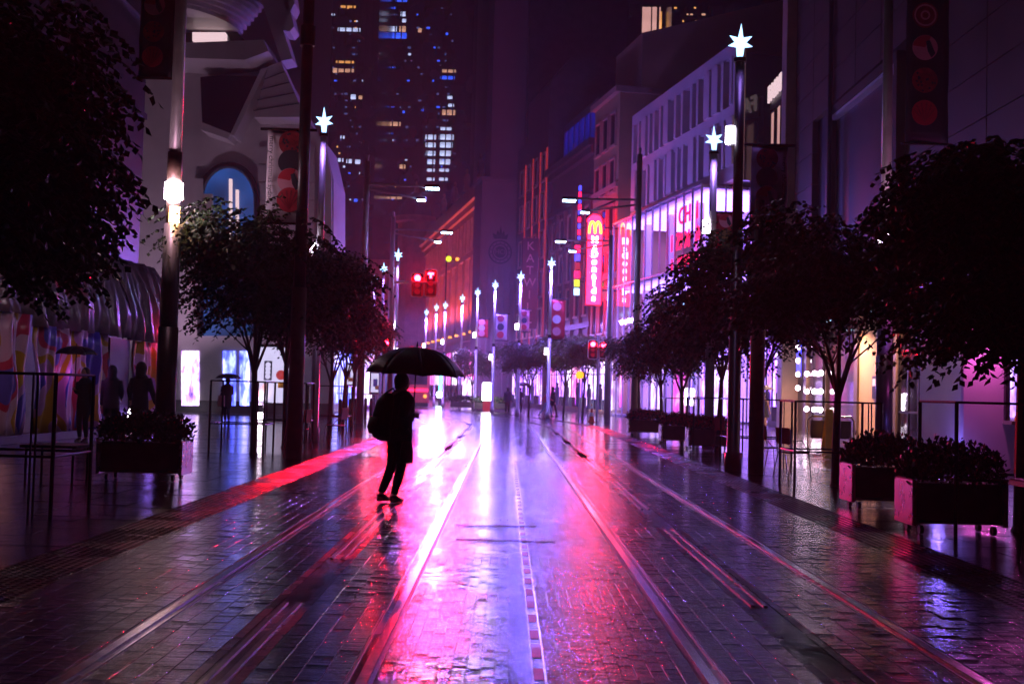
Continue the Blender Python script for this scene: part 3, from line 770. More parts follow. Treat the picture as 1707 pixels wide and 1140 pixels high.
# block closing the street
cb = thing('closing_block', 'red-lit far building closing the view at the end of the street', 'building', (-26, 205, 0))
MB().box(-22,12,0,14,0,24).build('wall', 'sandstone', cb)
for k in range(9):
    for z in range(4): link('window', wn, cb, (-20+k*3.4, -.05, 7+z*4), R_(-90))
MB().box(-22.5,12.4,-.8,0,23,24.4).build('cornice', 'sandstone', cb)
for k in range(8): MB().box(-21+k*4,-17.6+k*4,-.1,-.02,.4,4.6).build('shop_glass', ('shop_pink','shop_white','shop_violet')[k%3], cb)
for k in range(4): spot('flood_beam', cb, (-18+k*8,-3,5), (-18+k*8,0,17), 1200, (1,.04,.14), 120)

# ---- far towers with lit windows
def tower(label, x0, x1, Y, depth, h, lits, mullions, rnd):
    c = (x0+x1)/2; t = thing('office_tower', label, 'building', (c, Y, 0)); w = (x1-x0)/2
    MB().box(-w,w,0,depth,0,h).build('wall', 'tower_dark', t)
    ribs = MB()
    for k in range(mullions+1):
        x = -w+2*w*k/mullions; MB().box(x-.12,x+.12,-.35,0,0,h).build('rib', 'tower_dark', t)
    for (px, py, pw_, ph_, m) in lits:
        p = W(px, py, Y); s = Y/FPX
        f = MB().box(-pw_*s/2,pw_*s/2,-.06,-.0,-ph_*s/2,ph_*s/2).build('lit_window', m, t, (p.x-c, -.02, p.z))
    for k in range(60):                                     # unlit panes
        z = 6+(k%20)*(h-10)/20; x = -w+.8+(k//20)*(2*w-3)/3
        MB().box(0,(2*w-3)/3-.6,-.05,0,0,1.3).build('window', 'window_dark', t, (x, -.01, z))
    return t
rnd = random.Random(11)
def sprinkle(x0, x1, y0, y1, n, mats, ws=(4,9), hs=(3,6)):
    return [(rnd.uniform(x0,x1), round(rnd.uniform(y0,y1)/11)*11+3, rnd.uniform(*ws), rnd.uniform(*hs), rnd.choice(mats)) for _ in range(n)]
A_ = [(582,50,38,6,'win_white'),(573,118,34,6,'win_warm'),(560,118,10,8,'win_warm'),(575,104,30,4,'win_amber'),(588,162,11,8,'win_white'),(601,163,6,6,'win_warm'),
      (571,229,7,5,'win_white'),(568,267,9,6,'win_white'),(582,269,9,7,'win_white'),(596,270,10,7,'win_white'),(580,12,26,4,'win_amber'),(592,334,8,5,'win_blue')] + sprinkle(552,606,6,330,46,['win_amber','win_blue','win_dim','win_dim','win_dim','win_dim','win_white'],(2,6),(2,3.5))
tower('dark far office tower with scattered warm windows left of the pole lamps', W(535,651,215).x, W(612,651,215).x, 215, 25, 120, A_, 7, rnd)
B_ = [(638,58,20,11,'win_blue'),(666,60,24,10,'win_blue'),(641,44,12,9,'win_warm'),(658,49,7,9,'win_white'),(671,49,11,10,'win_warm'),(642,32,12,7,'win_warm'),(673,35,8,6,'win_white'),(643,20,11,8,'win_warm'),(672,24,8,8,'win_white'),(669,2,20,4,'win_blue'),
      (614,221,10,8,'win_blue'),(614,236,10,8,'win_blue'),(614,250,10,8,'win_blue'),(631,266,14,9,'win_warm'),(617,181,11,8,'win_white'),(627,329,20,4,'win_warm'),(656,330,30,4,'win_warm'),(671,278,10,7,'win_warm'),(659,207,18,7,'win_warm'),(630,193,14,5,'win_warm')] + sprinkle(612,690,10,330,56,['win_amber','win_blue','win_dim','win_dim','win_dim','win_dim','win_white'],(2,6),(2,3.5))
tower('tall black office tower with stacked blue and peach windows near its top', W(610,651,240).x, W(692,651,240).x, 240, 25, 150, B_, 8, rnd)
C_ = []
for k, y in enumerate((229,242,256,270,284,299)):
    C_ += [(718,y,18-k,8 if k<4 else 5,'win_white'),(744-k,y,25-2*k,9 if k<4 else 5,'win_white')]
C_ += [(748,188,22,9,'win_warm'),(752,176,10,5,'win_white'),(750,163,12,5,'win_white'),(746,130,24,6,'win_blue'),(748,119,24,5,'win_warm'),(744,215,20,5,'win_white'),(704,184,4,4,'win_blue'),(673,187,4,4,'win_blue'),(745,57,4,4,'win_blue'),(700,51,6,7,'win_warm'),(725,372,50,4,'win_blue'),(705,372,14,5,'win_white')] + sprinkle(694,760,10,340,46,['win_blue','win_dim','win_dim','win_dim'],(2,6),(2,3.5))
tower('dark office tower with a column of bright blue-white floors above the lamp arm', W(690,651,225).x, W(772,651,225).x, 225, 25, 150, C_, 8, rnd)
# flats with lit rooms above the corniced block
D_ = [(1077,35,16,46,'win_tall'),(1094,35,14,46,'win_tall'),(1029,35,5,22,'win_amber'),(1101,35,4,30,'win_amber'),(990,98,36,14,'win_warm'),(1018,98,14,14,'win_warm'),(1002,106,22,3,'win_white'),(975,139,9,3,'win_white'),(975,5,4,6,'win_warm')]
tower('dark apartment tower with one large lit pink room behind the tan building', W(940,651,118).x, W(1112,651,118).x, 118, 14, 60, D_, 6, rnd)
E_ = sprinkle(1115,1235,8,72,26,['win_amber','win_warm','win_warm'],(3,7),(2,3))
tower('black tower with a few faint amber windows behind the finned building', W(1108,651,112).x, W(1300,651,112).x, 112, 14, 70, E_, 9, rnd)
F_ = sprinkle(862,935,60,200,4,['win_blue'],(3,5),(2,3))
tower('unlit black tower behind the narrow building with neon verticals', W(850,651,150).x, W(945,651,150).x, 150, 14, 75, F_, 6, rnd)

# ---- left corner building: white curved fashion-house facade facing the cross street
ZL = 55.0
lv = thing('white_facade_building', 'white panelled corner building with sweeping wing forms and a blue arched window', 'building', (-13, ZL, 0))
def P2(px, py, Y=ZL):
    p = W(px, py, Y); return (p.x+13, p.z)
def poly(*pts, Y=ZL): return [P2(a, b, Y) for a, b in pts]
MB().prism(poly((200,690),(556,690),(556,300),(541,235),(515,205),(470,118),(200,110)), 0, 4).build('core_wall', 'white_panel', lv)
MB().box(-14,4.6,-.02,.0,0,.6).build('plinth', 'dark_panel', lv)
# stacked cladding panels on the lower wall
rows = [245, 275, 305, 335, 372, 412, 452, 496, 540]
for a, b in zip(rows[:-1], rows[1:]):
    for c, d_ in ((431,478),(479,525)):
        MB().prism(poly((c,a+1),(d_,a+1),(d_,b-1),(c,b-1)), -.14, -.01).build('panel', 'white_panel', lv)
MB().prism(poly((527,228),(541,240),(554,296),(554,640),(538,640),(538,320)), -.3, -.01).build('edge_panel', 'white_panel', lv)
# arched window
av = [P2(335,560), P2(428,560)]+[P2(382+46*math.cos(t), 335-58*math.sin(t)) for t in [math.pi*q/12 for q in range(13)]]
MB().prism(av, -.05, -.01).build('arched_window', 'arch_blue', lv)
ar = MB(); pts = [P2(382+47*math.cos(t), 335-59*math.sin(t)) for t in [math.pi*q/16 for q in range(17)]]
ar.tube([(x,-.12,z) for x,z in [P2(429,560)]+pts+[P2(335,560)]], .16, 6); ar.build('arch_surround', 'dark_panel', lv)
for px, y0, y1, m in ((333,300,480,'white_panel'),(348,325,470,'fin_white'),(386,300,400,'sign_white'),(397,318,420,'sign_white')):
    MB().prism(poly((px-(8 if m!='sign_white' else 2),y0),(px+(8 if m!='sign_white' else 2),y0),(px+(8 if m!='sign_white' else 2),y1),(px-(8 if m!='sign_white' else 2),y1)), -.3, -.06).build('window_fin', m, lv)
# horizontal ledge, wing, dark wedge, upper drum
MB().prism(poly((300,100),(459,94),(466,112),(428,126),(300,122)), -2.6, 0).build('ledge', 'white_panel', lv)
MB().prism(poly((345,140),(446,130),(398,236),(372,232),(348,215)), -1.2, -.0).build('wedge_recess', 'window_dark', lv)
wing = [((458,126),(478,118),(512,194),(509,208),(435,208)), ((446,130),(457,127),(402,238),(396,236)), ((350,216),(396,234),(392,243),(348,228))]
for w_ in wing: MB().prism(poly(*w_), -1.5, -.0).build('wing', 'white_panel', lv)
for k in range(4):
    y = 140+k*17; MB().prism(poly((452-k*6,y+6),(484+k*8,y-6),(484+k*8,y-5),(452-k*6,y+7)), -1.52, -1.49).build('joint', 'dark_panel', lv)
MB().prism(poly((330,65),(384,65),(384,79),(330,79)), -1.0, -.6).build('strip_light', 'sign_white', lv)
MB().prism(poly((300,62),(400,60),(430,92),(300,96)), -.6, 0).build('window_band', 'window_dark', lv)
# upper drum: louvred curved body
dn = 24; za = P2(400,58)[1]; zb = P2(400,-60)[1]; cx0, _ = P2(300,60); rx0 = P2(405,60)[0]-cx0
for k in range(16):
    z = za+(zb-za)*k/16; e = .28*k/16
    pr = [(cx0+(rx0+e*3+.12*k)*math.cos(t), (-4.2-e)*math.sin(t)) for t in [math.pi*q/dn for q in range(dn+1)]]
    MB().plate(pr, z, z+(zb-za)/16-.03).build('louvre', 'white_panel', lv)
for w_ in (((452,0),(478,0),(499,60),(492,68),(480,66)), ((474,0),(492,0),(500,22),(494,34),(486,32)), ((430,0),(452,0),(496,112),(478,116))):
    MB().prism(poly(*[(a, b if b > 0 else -30) for a, b in w_]), -1.4, -.0).build('upper_wing', 'white_panel', lv)
# shop windows and relief lettering at street level
for a, b in ((303,332),(372,393),(400,416)):
    MB().prism(poly((a,585),(b,585),(b,676),(a,676)), -.04, -.01).build('shop_window', ('shop_blue','shop_white')[a<310], lv)
o = letters('OV', 1.5, 'white_panel', lv, (P2(352,622)[0], -.012, P2(352,622)[1]), (R_(90),0,0), .012, 'relief_lettering')
MB().box(4.62,4.7,.3,3.9,.4,4.4).build('shop_glass', 'shop_blue', lv)
MB().box(4.62,5.6,.0,3.9,4.6,4.9).build('awning', 'dark_panel', lv)

for x in (-3.2, 2.2):  # ground uplights added to brighten the facade
    MB().bbox(x-.2,x+.2,-5.4,-5.1,.0,.22,.03).build('added_facade_uplight', 'lamp_white', lv)
    spot('added_uplight_beam', lv, (x,-5.2,.35), (x-.4,0,13), 420, (.9,.55,.9), 95, .1)
# left, near: dark block behind the hoarding
lk = thing('dark_block', 'black building mass above the draped hoarding on the left', 'building', (-12.4, 8, 0))
MB().box(-12,0,0,30,5.2,34).build('wall', 'dark_panel', lk)
MB().box(-12,-.4,0,30,0,5.2).build('lower_wall', 'dark_panel', lk)
for k in range(8): MB().box(0,.1,0,30,7+k*3.2,7.2+k*3.2).build('ledge', 'pole_dark', lk)
# hoarding: plastic sheets hung in folds, printed in colour patches
m = bpy.data.materials.new('hoarding_print'); m.use_nodes = True; t = m.node_tree; b = t.nodes['Principled BSDF']; b.inputs['Roughness'].default_value = .3
tc = t.nodes.new('ShaderNodeTexCoord'); mp = t.nodes.new('ShaderNodeMapping'); mp.inputs['Scale'].default_value = (.5,.55,.35)
n = t.nodes.new('ShaderNodeTexNoise'); n.inputs['Scale'].default_value = 1.6; n.inputs['Detail'].default_value = 1.5; cr_ = t.nodes.new('ShaderNodeValToRGB')
e = cr_.color_ramp; e.interpolation = 'CONSTANT'; e.elements[0].position = 0; e.elements[0].color = (.06,.05,.5,1); e.elements[1].position = .40; e.elements[1].color = (.55,.30,.6,1)
for p_, c_ in ((.47,(.6,.36,.02)),(.53,(.7,.5,.65)),(.60,(.6,.05,.12)),(.66,(.12,.12,.6))): q_ = e.elements.new(p_); q_.color = (*c_,1)
t.links.new(tc.outputs['Object'], mp.inputs[0]); t.links.new(mp.outputs[0], n.inputs['Vector']); t.links.new(n.outputs['Fac'], cr_.inputs[0]); t.links.new(cr_.outputs[0], b.inputs['Base Color'])
M['hoarding_print'] = m
hd = thing('draped_hoarding', 'plastic sheets hung in folds over a street hoarding, lit red and violet', 'hoarding', (-11.1, 23.5, 0), R_(-3))
def drape(y0, y1, z0, z1, lean, m, seed):
    rr = random.Random(seed); nx = 60; nz = 7; ph = [rr.uniform(0,6) for _ in range(4)]; v = []; f = []
    for j in range(nz+1):
        for i in range(nx+1):
            y = y0+(y1-y0)*i/nx; u = j/nz; z = z0+(z1-z0)*u
            x = -lean*u*u + .09*math.sin(y*7+ph[0]+u)*(1-.3*u)+.05*math.sin(y*17+ph[1]-u*2)+.04*math.sin(u*9+y*3+ph[2])
            v.append((x, y, z))
    for j in range(nz):
        for i in range(nx): k = j*(nx+1)+i; f.append((k,k+1,k+nx+2,k+nx+1))
    o = MB().add(v, f).build('plastic_sheet', m, hd, smooth=True)
    md = o.modifiers.new('thickness', 'SOLIDIFY'); md.thickness = .01
mat('sheet_clear', (.2,.16,.2), .22, 0, .3, 2, .2)
drape(0,2.6,.1,2.9,.05,'hoarding_print',1); drape(3.0,7.2,.1,2.7,.05,'hoarding_print',2); drape(8.9,12.4,.1,2.6,.05,'hoarding_print',3)
drape(0,2.7,2.9,4.0,.3,'sheet_clear',4); drape(2.8,8.6,2.65,5.1,.8,'sheet_clear',5); drape(8.7,12.4,2.6,5.0,.7,'sheet_clear',6)
for y in (0,2.8,7.3,8.8,12.5): MB().tube([(-.25,y,0),(-.25,y,4.6)],.04,6).build('scaffold_pole', 'pole_paint', hd)
MB().box(.12,.2,0,12.5,0,.18).build('kerb_board', 'black_metal', hd)
MB().box(-.1,-.02,7.35,8.75,0,2.6).build('gate_opening', 'black_metal', hd)
for k,(y,z) in enumerate(((.4,3.3),(5.2,3.9),(11.2,3.0))):
    MB().tube([(.25,y,z),(.25,y,z+.55)],.03,6).build('tube_lamp', 'led_red', hd)
lamp('hoarding_fill', hd, (.55,11.0,2.9), 9, (1,.03,.12), .1); lamp('hoarding_fill', hd, (.45,4.6,1.6), 2, (.75,.12,.7), .1); lamp('hoarding_fill', hd, (.45,.6,1.6), 1.6, (.8,.3,.3), .1)  # fill lamps without fixtures, added to light the sheets
lamp('hoarding_fill', hd, (.45,9.4,.5), 3, (.3,.15,1), .1)  # added violet fill low on the sheets, no fixture
cs = thing('hanging_sign', 'small round red-rimmed sign hanging over the left footpath', 'sign', W(262,482,36))
MB().tube([(0,0,0),(0,.06,0)],.2,16).build('disc', 'paper', cs); MB().tube([(.2*math.cos(q*math.pi/10),-.01,.2*math.sin(q*math.pi/10)) for q in range(21)],.025,6).build('rim', 'led_red', cs)
MB().bbox(-.55,-.24,0,.06,-.16,.16,.02).build('plate', 'paper', cs); MB().box(-2.2,.1,.02,.05,.28,.32).build('arm', 'black_metal', cs)

def mullions(parent, x, y0, y1, z0, z1, n, m='black_metal'):
    v = MB().box(-.07,-.0,-.05,.05,z0,z1).mesh('mullion', m)
    for k in range(n+1): link('mullion', v, parent, (x, y0+(y1-y0)*k/n, 0))
    MB().box(x-.06,x,y0,y1,z1-.9,z1-.82).build('transom', m, parent)
    for k in range(n):                                        # display figures and stands just behind the glass line
        yy = y0+(y1-y0)*(k+.5)/n
        if k % 2: MB().rings([(x-.12,yy,z0,.22,.22),(x-.12,yy,z0+.5,.12,.12),(x-.12,yy,z0+1.0,.2,.14),(x-.12,yy,z0+1.35,.2,.12),(x-.12,yy,z0+1.5,.06,.06),(x-.12,yy,z0+1.7,.1,.1),(x-.12,yy,z0+1.8,.04,.04)],8).build('display_figure', 'dark_panel', parent)
        else: MB().bbox(x-.3,x-.02,yy-.45,yy+.45,z0,z0+.7,.03).build('display_stand', 'dark_panel', parent)
mullions(tb, -.1, .2, 5.8, .3, 3.6, 4); mullions(db, -.1, .4, 12.7, .4, 3.7, 8); mullions(nb_, -.08, .3, 11.6, .4, 3.8, 7); mullions(ob, -.12, 1, 55, .4, 6, 22)
mullions(bF, .1, .2, 5.4, .3, 4.2, 4)

# ================================================================== street lamps and poles
def star_mesh():
    out = [(0,.62),(.075,.2),(.33,.25),(.17,.06),(.36,-.06),(.12,-.1),(.075,-.48),(-.075,-.48),(-.12,-.1),(-.36,-.06),(-.17,.06),(-.33,.25),(-.075,.2)]
    n = len(out); v = [(x,0,z) for x,z in out]+[(0,-.1,.02),(0,.1,.02)]
    f = [(i,(i+1)%n,n) for i in range(n)]+[((i+1)%n,i,n+1) for i in range(n)]
    return MB().add(v, f).mesh('star', 'star_light')
STAR = star_mesh()
def star_pole(label, x, y, hs=8.2, lampz=None, dark=False, group='star-topped street poles', r=.1, lamp_side=-1, m='pole_paint', pw=0):
    t = thing('star_pole', label, 'street lamp', (x, y, 0), 0, group)
    MB().tube([(0,0,0),(0,0,.35),(0,0,.36),(0,0,hs*.55)],[r*1.5,r*1.5,r*1.15,r],12).build('lower_pole', 'pole_dark' if dark else m, t, smooth=True)
    MB().tube([(0,0,hs*.55),(0,0,hs-.02)],[r*.92,r*.8],12).build('upper_pole', 'pole_dark' if dark else m, t, smooth=True)
    MB().tube([(0,0,hs*.55-.1),(0,0,hs*.55+.1)],r*1.12,12).build('collar', 'black_metal', t)
    MB().tube([(0,0,hs-.06),(0,0,hs+.02)],r*1.1,12).build('star_socket', 'black_metal', t)
    so_ = link('star', STAR, t, (0,0,hs+.3)); so_.scale = (.68,.68,.68); so_.rotation_euler = (0, .04*math.sin(x*3), .15*math.sin(y))
    if lampz:
        MB().tube([(lamp_side*.17,0,lampz-.17),(lamp_side*.17,0,lampz+.17)],.095,10).build('side_lamp', 'lamp_white', t)
        MB().box(min(0,lamp_side*.17),max(0,lamp_side*.17),-.03,.03,lampz-.22,lampz-.17).build('lamp_bracket', 'black_metal', t)
    if pw > 900: spot('star_glow', t, (0,-.25,hs-.3), (0,-.25,0), pw, (.36,.16,1), 176, .2, .05)
    elif pw > 200: lamp('star_glow', t, (0,-.25,hs-.2), pw, (.20,.13,1), .2)
    elif pw: spot('star_glow', t, (0,-.25,hs-.3), (0,-.25,0), pw, (.40,.22,1), 172, .2)
    return t
star_pole('dark pole topped by the largest white star, behind the right trees', 4.48, 22.4, 8.15, 6.62, True, r=.115, pw=12)
star_pole('silver pole topped by a star in front of the glass store', 5.45, 30.6, 8.05, 6.0, r=.12, pw=25)
star_pole('silver star pole beside the left merry christmas banner', -4.97, 29.7, 8.05, 5.0, r=.10, pw=25)
seq = ['nearest', 'second', 'third', 'fourth', 'fifth', 'sixth', 'seventh', 'eighth']
for k, (x, y) in enumerate(((2.25,61),(.7,68.5),(-.9,74.5),(-2.2,80.5),(-3.5,86),(-5.2,93.7),(-6.1,96.5),(-7.4,103))):
    star_pole(seq[k]+' star pole in the row curving away past the intersection', x, y, 8.0, 3.6 if k % 2 == 0 else 5.3, r=.09, pw=(800 if k < 4 else 1600))
for k, (x, y) in enumerate(((-5.8,59),(-7.3,66),(-8.7,73.6))):
    star_pole(('nearest','middle','farthest')[k]+' of three star poles left of the red signals', x, y, 8.0, 4.6, r=.09, pw=60)
# big round light columns with lamp drums
def column(label, x, y, warm, side=1):
    t = thing('light_column', label, 'street lamp', (x, y, 0), 0, 'thick light columns')
    MB().tube([(0,0,0),(0,0,2.5)],.19,16).build('base_sleeve', 'pole_dark', t, smooth=True)
    MB().tube([(0,0,2.5),(0,0,4.5)],[.175,.16],16).build('shaft', 'pole_paint', t, smooth=True)
    MB().tube([(0,0,4.5),(0,0,4.98)],.13,16).build('neck', 'pole_brown', t, smooth=True)
    MB().tube([(side*.06,-.10,4.52),(side*.06,-.10,4.82)],.10,10).build('low_lamp', 'lamp_warm', t)
    MB().tube([(0,0,4.98),(0,0,5.3)],.175,16).build('lamp_drum', 'lamp_white', t)
    MB().tube([(0,0,5.3),(0,0,5.9)],.14,16).build('upper_neck', 'pole_brown', t, smooth=True)
    MB().tube([(0,0,5.9),(0,0,12.5)],[.12,.10],16).build('mast', 'pole_paint', t, smooth=True)
    lamp('drum_glow', t, (0,-.35,5.1), 14, (1,.5,.7), .2)
    return t
column('thick silver light column with glowing white drum at the left footpath', -6.55, 22, True)
column('thick dark light column with an orange lamp behind the right tree', 8.75, 26.4, True, 1)
# tall dark pole holding the banner on the left
dp = thing('banner_pole', 'tall dark pole left of the left star, carrying the christmas banner', 'pole', (-4.2, 22.8, 0))
MB().tube([(0,0,0),(0,0,3.4)],[.16,.15],14).build('base_sleeve', 'pole_brown', dp, smooth=True)
MB().tube([(0,0,3.4),(0,0,9.6)],[.125,.11],14).build('shaft', 'pole_dark', dp, smooth=True)
MB().tube([(0,0,8.3),(0,0,8.7)],.15,14).build('collar', 'black_metal', dp)
# pole in front of the right tree row
rp = thing('plain_pole', 'plain brown pole standing left of the thin tree on the right footpath', 'pole', (4.75, 21.6, 0))
MB().tube([(0,0,0),(0,0,3.4)],[.15,.14],14).build('base_sleeve', 'pole_brown', rp, smooth=True)
MB().tube([(0,0,3.4),(0,0,5.2)],.1,12).build('shaft', 'pole_dark', rp)
# banners
def banner(label, px0, px1, py0, py1, Y, bgm, txt=None, tside=-1, discs=(), red=False, arm_to=None):
    a = W(px0, py0, Y); b_ = W(px1, py1, Y); w = (b_.x-a.x); h = a.z-b_.z
    t = thing('banner', label, 'banner', (a.x+w/2, Y, b_.z), 0, 'hanging street banners')
    nx, nz = 6, 12; v = []; f = []
    for j in range(nz+1):
        for i in range(nx+1):
            v.append((-w/2+w*i/nx, .02*math.sin(j*.9+i*.8)+.015*math.sin(j*2.1), h*j/nz))
    for j in range(nz):
        for i in range(nx): k=j*(nx+1)+i; f.append((k,k+1,k+nx+2,k+nx+1))
    o = MB().add(v, f).build('cloth', bgm, t, smooth=True); md = o.modifiers.new('thickness','SOLIDIFY'); md.thickness = .006
    MB().tube([(-w/2-.15,0,h+.02),(w/2+.15,0,h+.02)],.03,8).build('top_rod', 'black_metal', t)
    MB().tube([(-w/2-.1,0,-.02),(w/2+.1,0,-.02)],.025,8).build('bottom_rod', 'black_metal', t)
    R = w*.3
    for k, (fz, m, kind) in enumerate(discs):
        cx = -tside*w*.08; cz = h*fz; y = -.05-.006*k
        d = MB().tube([(cx,y,cz),(cx,y-.004,cz)],R,28).build('bauble', m, t)
        if kind == 'wedge':
            MB().prism([(cx,cz)]+[(cx+R*.98*math.cos(q),cz+R*.98*math.sin(q)) for q in [math.pi*(.95-.1*i) for i in range(7)]], y-.009,y-.005).build('bauble_wedge', 'banner_red', d)
            MB().prism([(cx+.05*R,cz+.5*R),(cx+.35*R,cz+.6*R),(cx+.8*R,cz-.45*R),(cx+.5*R,cz-.8*R),(cx+.2*R,cz-.3*R)], y-.014,y-.0095).build('bauble_ribbon', 'banner_navy', d)
        if kind == 'fan':
            for i in range(6):
                q = math.pi*(.12+.15*i); q2 = q+.16
                MB().prism([(cx,cz-R*.75),(cx+R*.9*math.cos(q),cz+R*.8*math.sin(q)),(cx+R*.9*math.cos(q2),cz+R*.8*math.sin(q2))], y-.009,y-.005).build('bauble_stripe', 'banner_crimson', d)
        if kind == 'dots':
            rr = random.Random(k)
            for i in range(14):
                q = rr.uniform(0,6.28); ra = R*.85*math.sqrt(rr.random())
                MB().tube([(cx+ra*math.cos(q),y-.005,cz+ra*math.sin(q)),(cx+ra*math.cos(q),y-.007,cz+ra*math.sin(q))],R*.1,6).build('bauble_dot', 'banner_navy', d)
        if kind == 'rings':
            for i in (1,3): 
                ri = R*(.25*i); rj = R*(.25*i+.13)
                ringm = MB()
                for q in range(20):
                    a0=2*math.pi*q/20; a1=2*math.pi*(q+1)/20
                    ringm.prism([(cx+ri*math.cos(a0),cz+ri*math.sin(a0)),(cx+rj*math.cos(a0),cz+rj*math.sin(a0)),(cx+rj*math.cos(a1),cz+rj*math.sin(a1)),(cx+ri*math.cos(a1),cz+ri*math.sin(a1))],y-.009,y-.005)
                ringm.build('bauble_ring', 'banner_pink', d)
    if txt:
        o = letters(txt, w*.17, 'banner_navy', t, (tside*w*.39,-.055,h*.56), (R_(90), R_(90) if tside < 0 else R_(90), 0), .002)
    return t
BD = ((.86,'banner_crimson','dots'),(.65,'banner_navy',''),(.45,'banner_pink','wedge'),(.24,'banner_red','fan'))
banner('pale merry christmas banner with stacked baubles on the left dark pole', 447, 511, 217, 372, 22.8, 'banner_white', 'merry christmas sydney', -1, BD)
banner('pale banner with stacked baubles right of the biggest star pole', 1253, 1311, 243, 400, 22.4, 'banner_white', 'merry christmas sydney', 1, BD)
banner('dark bauble banner at the upper left edge behind the leaves', 236, 288, -20, 130, 22, 'banner_navy', None, 1, ((.8,'banner_pink','wedge'),(.5,'banner_crimson','dots'),(.22,'banner_red','fan')))
banner('dark bauble banner high at the far right above the trees', 1512, 1580, -8, 240, 26.4, 'banner_navy', None, 1, ((.86,'banner_crimson','rings'),(.64,'banner_pink','wedge'),(.42,'banner_crimson','dots'),(.2,'banner_red','fan')))
banner('red banner with olive bauble right of the second star pole', 1194, 1230, 355, 440, 30.6, 'banner_red', None, 1, ((.84,'banner_pink','wedge'),(.54,'banner_olive','dots'),(.22,'banner_pink','')))
for k,(a,b_,c,d_,Y,lb_,m_) in enumerate(((919,941,499,566,61.1,'red banner on the nearest far star pole, right of centre','banner_red'),(868,882,516,553,68.6,'pink banner on the second far star pole','banner_pink'),(827,845,523,567,74.6,'pale banner on the third far star pole','banner_white'),(796,813,532,562,80.6,'red banner on the fourth far star pole','banner_red'))):
    banner(lb_, a, b_, c, d_, Y, m_, None, 1, ((.82,'banner_crimson' if m_!='banner_red' else 'banner_pink',''),(.5,'banner_navy' if m_!='banner_red' else 'banner_white',''),(.2,'banner_red' if m_!='banner_red' else 'banner_pink','')))
# tram-line lamp masts with double arms
def arm_mast(label, x, y, top, arm, zz, sgn, w):
    t = thing('lamp_mast', label, 'street lamp', (x, y, 0), 0, 'tall lamp masts with long arms')
    MB().tube([(0,0,0),(0,0,4),(0,0,top)],[.16,.14,.11],14).build('mast', 'pole_paint', t, smooth=True)
    MB().tube([(0,0,top),(0,0,top+.25)],[.04,.08],8).build('finial', 'pole_paint', t)
    MB().tube([(0,0,zz+.1),(sgn*arm,0,zz+.06)],.045,8).build('upper_arm', 'pole_paint', t)
    MB().tube([(0,0,zz-.1),(sgn*arm*.75,0,zz-.42)],.04,8).build('lower_arm', 'pole_paint', t)
    h1 = MB().bbox(sgn*arm-.3,sgn*arm+.3,-.14,.14,zz,zz+.13,.03).build('lamp_head', 'pole_dark', t)
    MB().box(sgn*arm-.26,sgn*arm+.26,-.11,.11,zz-.05,zz-.004).build('lens', 'lamp_cyan', h1)
    h2 = MB().bbox(sgn*arm*.8-.2+.1,sgn*arm*.8+.2+.1,-.12,.12,zz-.48,zz-.36,.03).build('lamp_head', 'pole_dark', t)
    MB().box(sgn*arm*.8-.06,sgn*arm*.8+.26,-.09,.09,zz-.53,zz-.484).build('lens', 'lamp_cyan', h2)
    spot('mast_lamp', t, (sgn*arm,0,zz-.2), (sgn*arm,0,0), w, (.34,.20,1), 174, .25, .08)
    return t
arm_mast('nearer left lamp mast with two thin arms over the tracks', -5.75, 45, 10.4, 2.6, 9.4, 1, 90)
arm_mast('farther left lamp mast with lower arm above the red signals', -5.9, 57, 10.0, 2.7, 9.3, 1, 60)
arm_mast('right lamp mast whose arm reaches left beside the tan wall', 5.3, 47, 11.4, 2.9, 9.4, -1, 90)
arm_mast('farther right lamp mast with arm crossing the pink blade sign', 5.2, 58.5, 9.6, 2.6, 9.2, -1, 260)

# ================================================================== traffic signals
def signal_head(parent, x, z, tee=False, w=.46, h=.98, y=0):
    hd_ = MB().bbox(x-w*.36,x+w*.36,y-.02,y+.28,z-h/2+.04,z+h/2-.04,.03).build('signal_head', 'black_metal', parent)
    pts = []
    for cx, cz, a0 in ((w/2-.1,h/2-.1,0),(-w/2+.1,h/2-.1,90),(-w/2+.1,-h/2+.1,180),(w/2-.1,-h/2+.1,270)):
        for q in range(4): a = R_(a0+q*30); pts.append((x+cx+.1*math.cos(a), z+cz+.1*math.sin(a)))
    MB().prism(pts, y-.0, y+.02).build('target_board', 'plastic_red', hd_)  # red glow of the lit lens put into the board colour
    MB().tube([(px,y-.02,pz) for px,pz in pts+[pts[0]]],.022,6).build('board_rim', 'planter_white', hd_)
    zs = (z+h*.28, z, z-h*.28)
    for k, zc in enumerate(zs):
        if tee and k == 0:
            MB().box(x-.12,x+.12,y-.07,y-.03,zc+.03,zc+.11).box(x-.04,x+.04,y-.07,y-.03,zc-.11,zc+.03).build('lens', 'signal_red', hd_)
        else:
            MB().tube([(x,y-.06,zc),(x,y-.03,zc)],.11 if k else .125,16).build('lens', 'signal_red' if k == 0 else 'signal_dull', hd_)
        v = []; f = []
        for q in range(9):
            a = math.pi*q/8; v += [(x+.14*math.cos(a),y-.02,zc+.14*math.sin(a)),(x+.14*math.cos(a),y-.22,zc+.14*math.sin(a))]
            if q: f.append((2*q-2,2*q-1,2*q+1,2*q))
        o = MB().add(v,f).build('visor', 'black_metal', hd_); o.modifiers.new('t','SOLIDIFY').thickness = .008
    return hd_
sp_ = W(655,470,45); ts = thing('signal_mast', 'mast arm carrying two red signals, one round and one T-shaped', 'traffic light', (sp_.x, 45, 0))
MB().tube([(0,0,0),(0,0,6.2)],[.12,.09],12).build('mast', 'pole_paint', ts, smooth=True)
MB().tube([(0,0,sp_.z),(1.75,0,sp_.z+.02)],.055,8).build('arm', 'pole_paint', ts)
p1 = W(696,475,45); p2_ = W(718,472,45)
